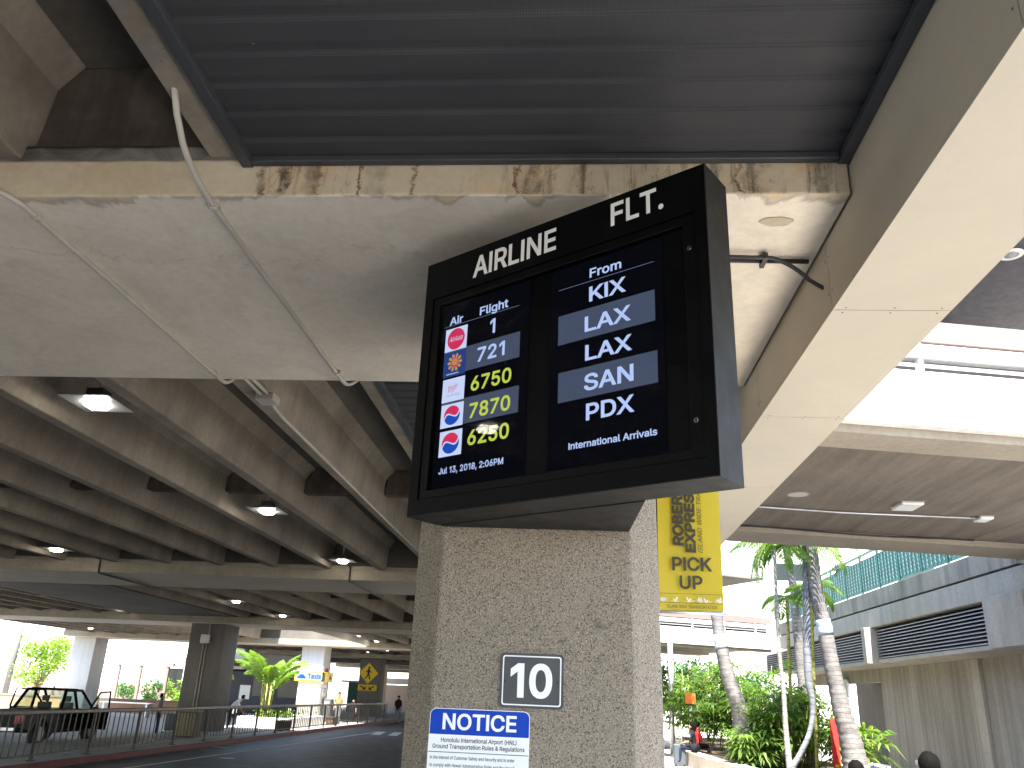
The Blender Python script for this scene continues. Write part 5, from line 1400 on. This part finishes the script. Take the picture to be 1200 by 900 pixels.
# luggage trolley near the standing person
t = thing('luggage_cart', 'grey luggage cart beside the person right of the pickup', 'luggage cart', (-15.6, 34.2, 0))
mb = MB(); mb.tube([(-15.85, 34, .2), (-15.85, 34, 1.0), (-15.35, 34, 1.0), (-15.35, 34, .2)], .02, 'steel', 8); mb.build('handle_frame', t); mb = MB(); mb.box((-15.9, 33.6, .18), (-15.3, 34.2, .22), 'steel'); mb.build('platform', t)
mb = MB(); mb.box((-15.82, 33.7, .221), (-15.4, 33.98, .85), 'case'); mb.build('basket', t, bevel=.03)
for x in (-15.82, -15.38): mb = MB(); mb.tube([(x-.02, 33.65, .09), (x+.02, 33.65, .09)], .09, 'rubber', 12); mb.build('wheel', t)

# outdoors, far left
block('white_building', 'tall white sunlit building at the far left edge', -78, -44, 72, 90, 13, 'white_wall', windows=[(26, 28, 8, 9.5)])
t = thing('low_terminal', 'white low terminal with rose base behind the pergola posts', 'building', (-33, 66, 0))
mb = MB(); mb.box((-43, 66, 1.75), (-25.5, 78, 9), 'white_wall'); mb.build('wall', t); mb = MB(); mb.box((-43, 66.01, -.1), (-29.6, 77.9, 1.748), 'pink_wall'); mb.build('base_wall', t)
mb = MB(); mb.box((-29.0, 65.7, 0), (-27.0, 65.99, 3.3), 'glass_dark'); mb.build('entrance', t); mb = MB(); mb.box((-29.4, 64.2, 3.35), (-25.6, 65.98, 3.8), 'pink'); mb.build('canopy', t)
for x in (-29.2, -28.0, -26.2): mb = MB(); mb.box((x-.1, 64.3, 0), (x+.1, 64.5, 3.348), 'pink'); mb.build('canopy_post', t)
mb = MB(); mb.box((-31.4, 65.96, 1.3), (-30.2, 65.999, 3.0), 'glass_dark'); mb.build('window', t)
t = thing('pergola', 'pale rose pergola frame with slender posts in front of the low terminal', 'pergola', (-31, 60, 0))
for x in (-34.6, -33.6, -32.2, -30.6, -28.6): mb = MB(); mb.box((x-.09, 59.9, 0), (x+.09, 60.1, 3.0), 'pink'); mb.build('post', t)
mb = MB(); mb.box((-35, 59.85, 3.002), (-28.2, 60.15, 3.25), 'pink_wall'); mb.build('top_beam', t)
t = thing('walkway_canopy', 'white raised walkway with posts beyond the navy coach', 'walkway', (-24, 112, 0)); mb = MB(); mb.box((-40, 112, 2.9), (-8, 115, 3.6), 'white_wall'); mb.build('deck_slab', t)
for x in (-38, -34, -30, -26): mb = MB(); mb.box((x-.25, 112.2, -.1), (x+.25, 112.7, 2.898), 'white_wall'); mb.build('post', t)
for x0 in (-39, -35, -31, -27): mb = MB(); mb.box((x0, 112, 3.602), (x0+2.4, 112.1, 4.6), 'white_wall'); mb.build('parapet_panel', t)
t = thing('teal_bus_shelter', 'bright teal panel far behind, right of the taxi column', 'shelter', (-18, 78, 0)); q = at(412, 812, 74)
mb = MB(); mb.box((q.x-.35, 74, .2), (q.x+.8, 74.3, 2.6), 'cyan'); mb.build('panel', t); mb = MB(); mb.box((q.x-1.0, 73.9, 2.602), (q.x+.9, 75.2, 2.75), 'white_wall'); mb.build('roof', t)
t = thing('garden_wall', 'terracotta garden wall in sun behind the pickup', 'wall', (-28, 48, 0)); mb = MB(); mb.box((-38, 55.5, -.1), (-25, 55.9, .75), 'orange_wall'); mb.build('wall_body', t); mb = MB(); mb.box((-38, 55.45, .752), (-25, 55.95, .84), 'pink'); mb.build('coping', t)
t = thing('steel_bench', 'pale steel table bench behind the open pickup door', 'bench', (-26, 46, 0)); q = at(150, 822, 50)
mb = MB(); mb.box((q.x-1.5, 49.6, .72), (q.x+1.5, 50.4, .77), 'steel'); mb.build('top', t)
for x in (-1.3, 1.3): mb = MB(); mb.box((q.x+x-.05, 49.7, 0), (q.x+x+.05, 50.3, .718), 'steel'); mb.build('leg', t)
t = thing('tall_pole', 'grey pole rising at the far left before the white building', 'pole', (-40.5, 60, 0)); mb = MB(); mb.tube([(-40.3, 60, 0), (-40.3, 60, 9)], .22, 'pier', 12); mb.build('shaft', t); mb = MB(); mb.tube([(-40.3, 60, 0), (-40.3, 60, .4)], .4, 'pier', 12); mb.build('base', t)
def clump(name, label, loc, rx, rz, n, mat, trunk_h, seed, leaf=.28):
    rng = random.Random(seed); t = thing(name, label, 'tree' if trunk_h > .6 else 'shrub', loc); L = Vector(loc)
    mb = MB(); mb.tube([L, L+Vector((.1, 0, trunk_h*.6)), L+Vector((.0, .1, trunk_h+rz*.5))], [.12*rx/2, .09*rx/2, .04], 'bark_brown', 7)
    blobs = []
    for k in range(11):
        a = rng.uniform(0, 6.28); r = rx*rng.uniform(.2, .75); p = L+Vector((math.cos(a)*r, math.sin(a)*r, trunk_h+rz*rng.uniform(.3, 1.55))); blobs.append((p, rx*rng.uniform(.26, .46)))
        mb.tube([L+Vector((0, 0, trunk_h*.7)), (L+p)/2+Vector((0, 0, trunk_h*.5)), p], [.05*rx/2, .035*rx/2, .012], 'bark_brown', 5)
    mb.build('trunk', t); lf = MB()
    for k in range(n):
        p, r = rng.choice(blobs); v = Vector((rng.gauss(0, 1), rng.gauss(0, 1), rng.gauss(0, .8))).normalized()*r*rng.random()**.4; c = p+v
        d = Vector((rng.gauss(0, 1), rng.gauss(0, 1), rng.gauss(-.1, .7))).normalized(); s_ = d.orthogonal().normalized(); l = leaf*rng.uniform(.6, 1.2)
        lf.poly([c, c+d*l*.5-s_*l*.22, c+d*l, c+d*l*.5+s_*l*.22], mat)
    lf.build('crown', t)
clump('shade_tree', 'sunlit leafy tree at the far left behind the pickup', (-39.2, 62, 0), 2.6, 1.9, 3600, 'leaf_tree', 1.5, 5, .27)
clump('round_shrub', 'dark round shrub before the rose wall, left one', (-33.0, 63, 0), .9, .9, 500, 'leaf_dark', .3, 6, .25)
clump('round_shrub', 'dark round shrub before the rose wall, beside the entrance', (-30.2, 62, 0), 1.2, 1.1, 600, 'leaf_dark', .4, 7, .28)
clump('leafy_shrub', 'pale green leafy shrub at the entrance by the pergola', (-28.4, 61.5, 0), .9, 1.1, 500, 'leaf_tree', .3, 8, .28)

clump('background_tree', 'dark bushy tree behind the lady palms, under the far bridge at left', (4.2, 45.5, .15), 1.9, 1.5, 1500, 'leaf_dark', 1.2, 21, .3)
clump('background_tree', 'dark bushy tree behind the leaning palm trunk', (6.6, 47, .15), 2.0, 1.6, 1500, 'leaf_dark', 1.2, 22, .3)
clump('background_tree', 'dark bushy tree behind the slim palm stems', (8.9, 46, .15), 1.8, 1.5, 1400, 'leaf_dark', 1.1, 23, .3)
# ------------------------------------------------------------------ light
el, sx_, sy_ = R(62), .03, -.42
hl_ = math.hypot(sx_, sy_); sdir = Vector((sx_/hl_*math.cos(el), sy_/hl_*math.cos(el), math.sin(el)))
sd = bpy.data.lights.new('sun', 'SUN'); sd.energy = 5.0; sd.angle = R(.53); sd.color = (1., .95, .87)
so = bpy.data.objects.new('sun', sd); COL.objects.link(so); so.rotation_euler = (-sdir).to_track_quat('-Z', 'Y').to_euler(); so.location = (0, 0, 40)
w = bpy.data.worlds.new('World'); scene.world = w; w.use_nodes = True; nt = w.node_tree
sk = nt.nodes.new('ShaderNodeTexSky'); sk.sky_type = 'NISHITA'; sk.sun_disc = False; sk.sun_elevation = el; sk.sun_rotation = math.atan2(sdir.x, sdir.y)
bg = nt.nodes['Background']; bg.inputs[1].default_value = .13; nt.links.new(sk.outputs[0], bg.inputs[0])
vs = scene.view_settings; vs.view_transform = 'Standard'; vs.look = 'None'; vs.exposure = EXPO; vs.gamma = 1
scene.render.engine = 'CYCLES'; cyc = scene.cycles
cyc.max_bounces = 8; cyc.diffuse_bounces = 6; cyc.glossy_bounces = 3; cyc.transmission_bounces = 4; cyc.transparent_max_bounces = 8
cyc.use_denoising = True; cyc.sample_clamp_indirect = 6; cyc.caustics_reflective = False; cyc.caustics_refractive = False
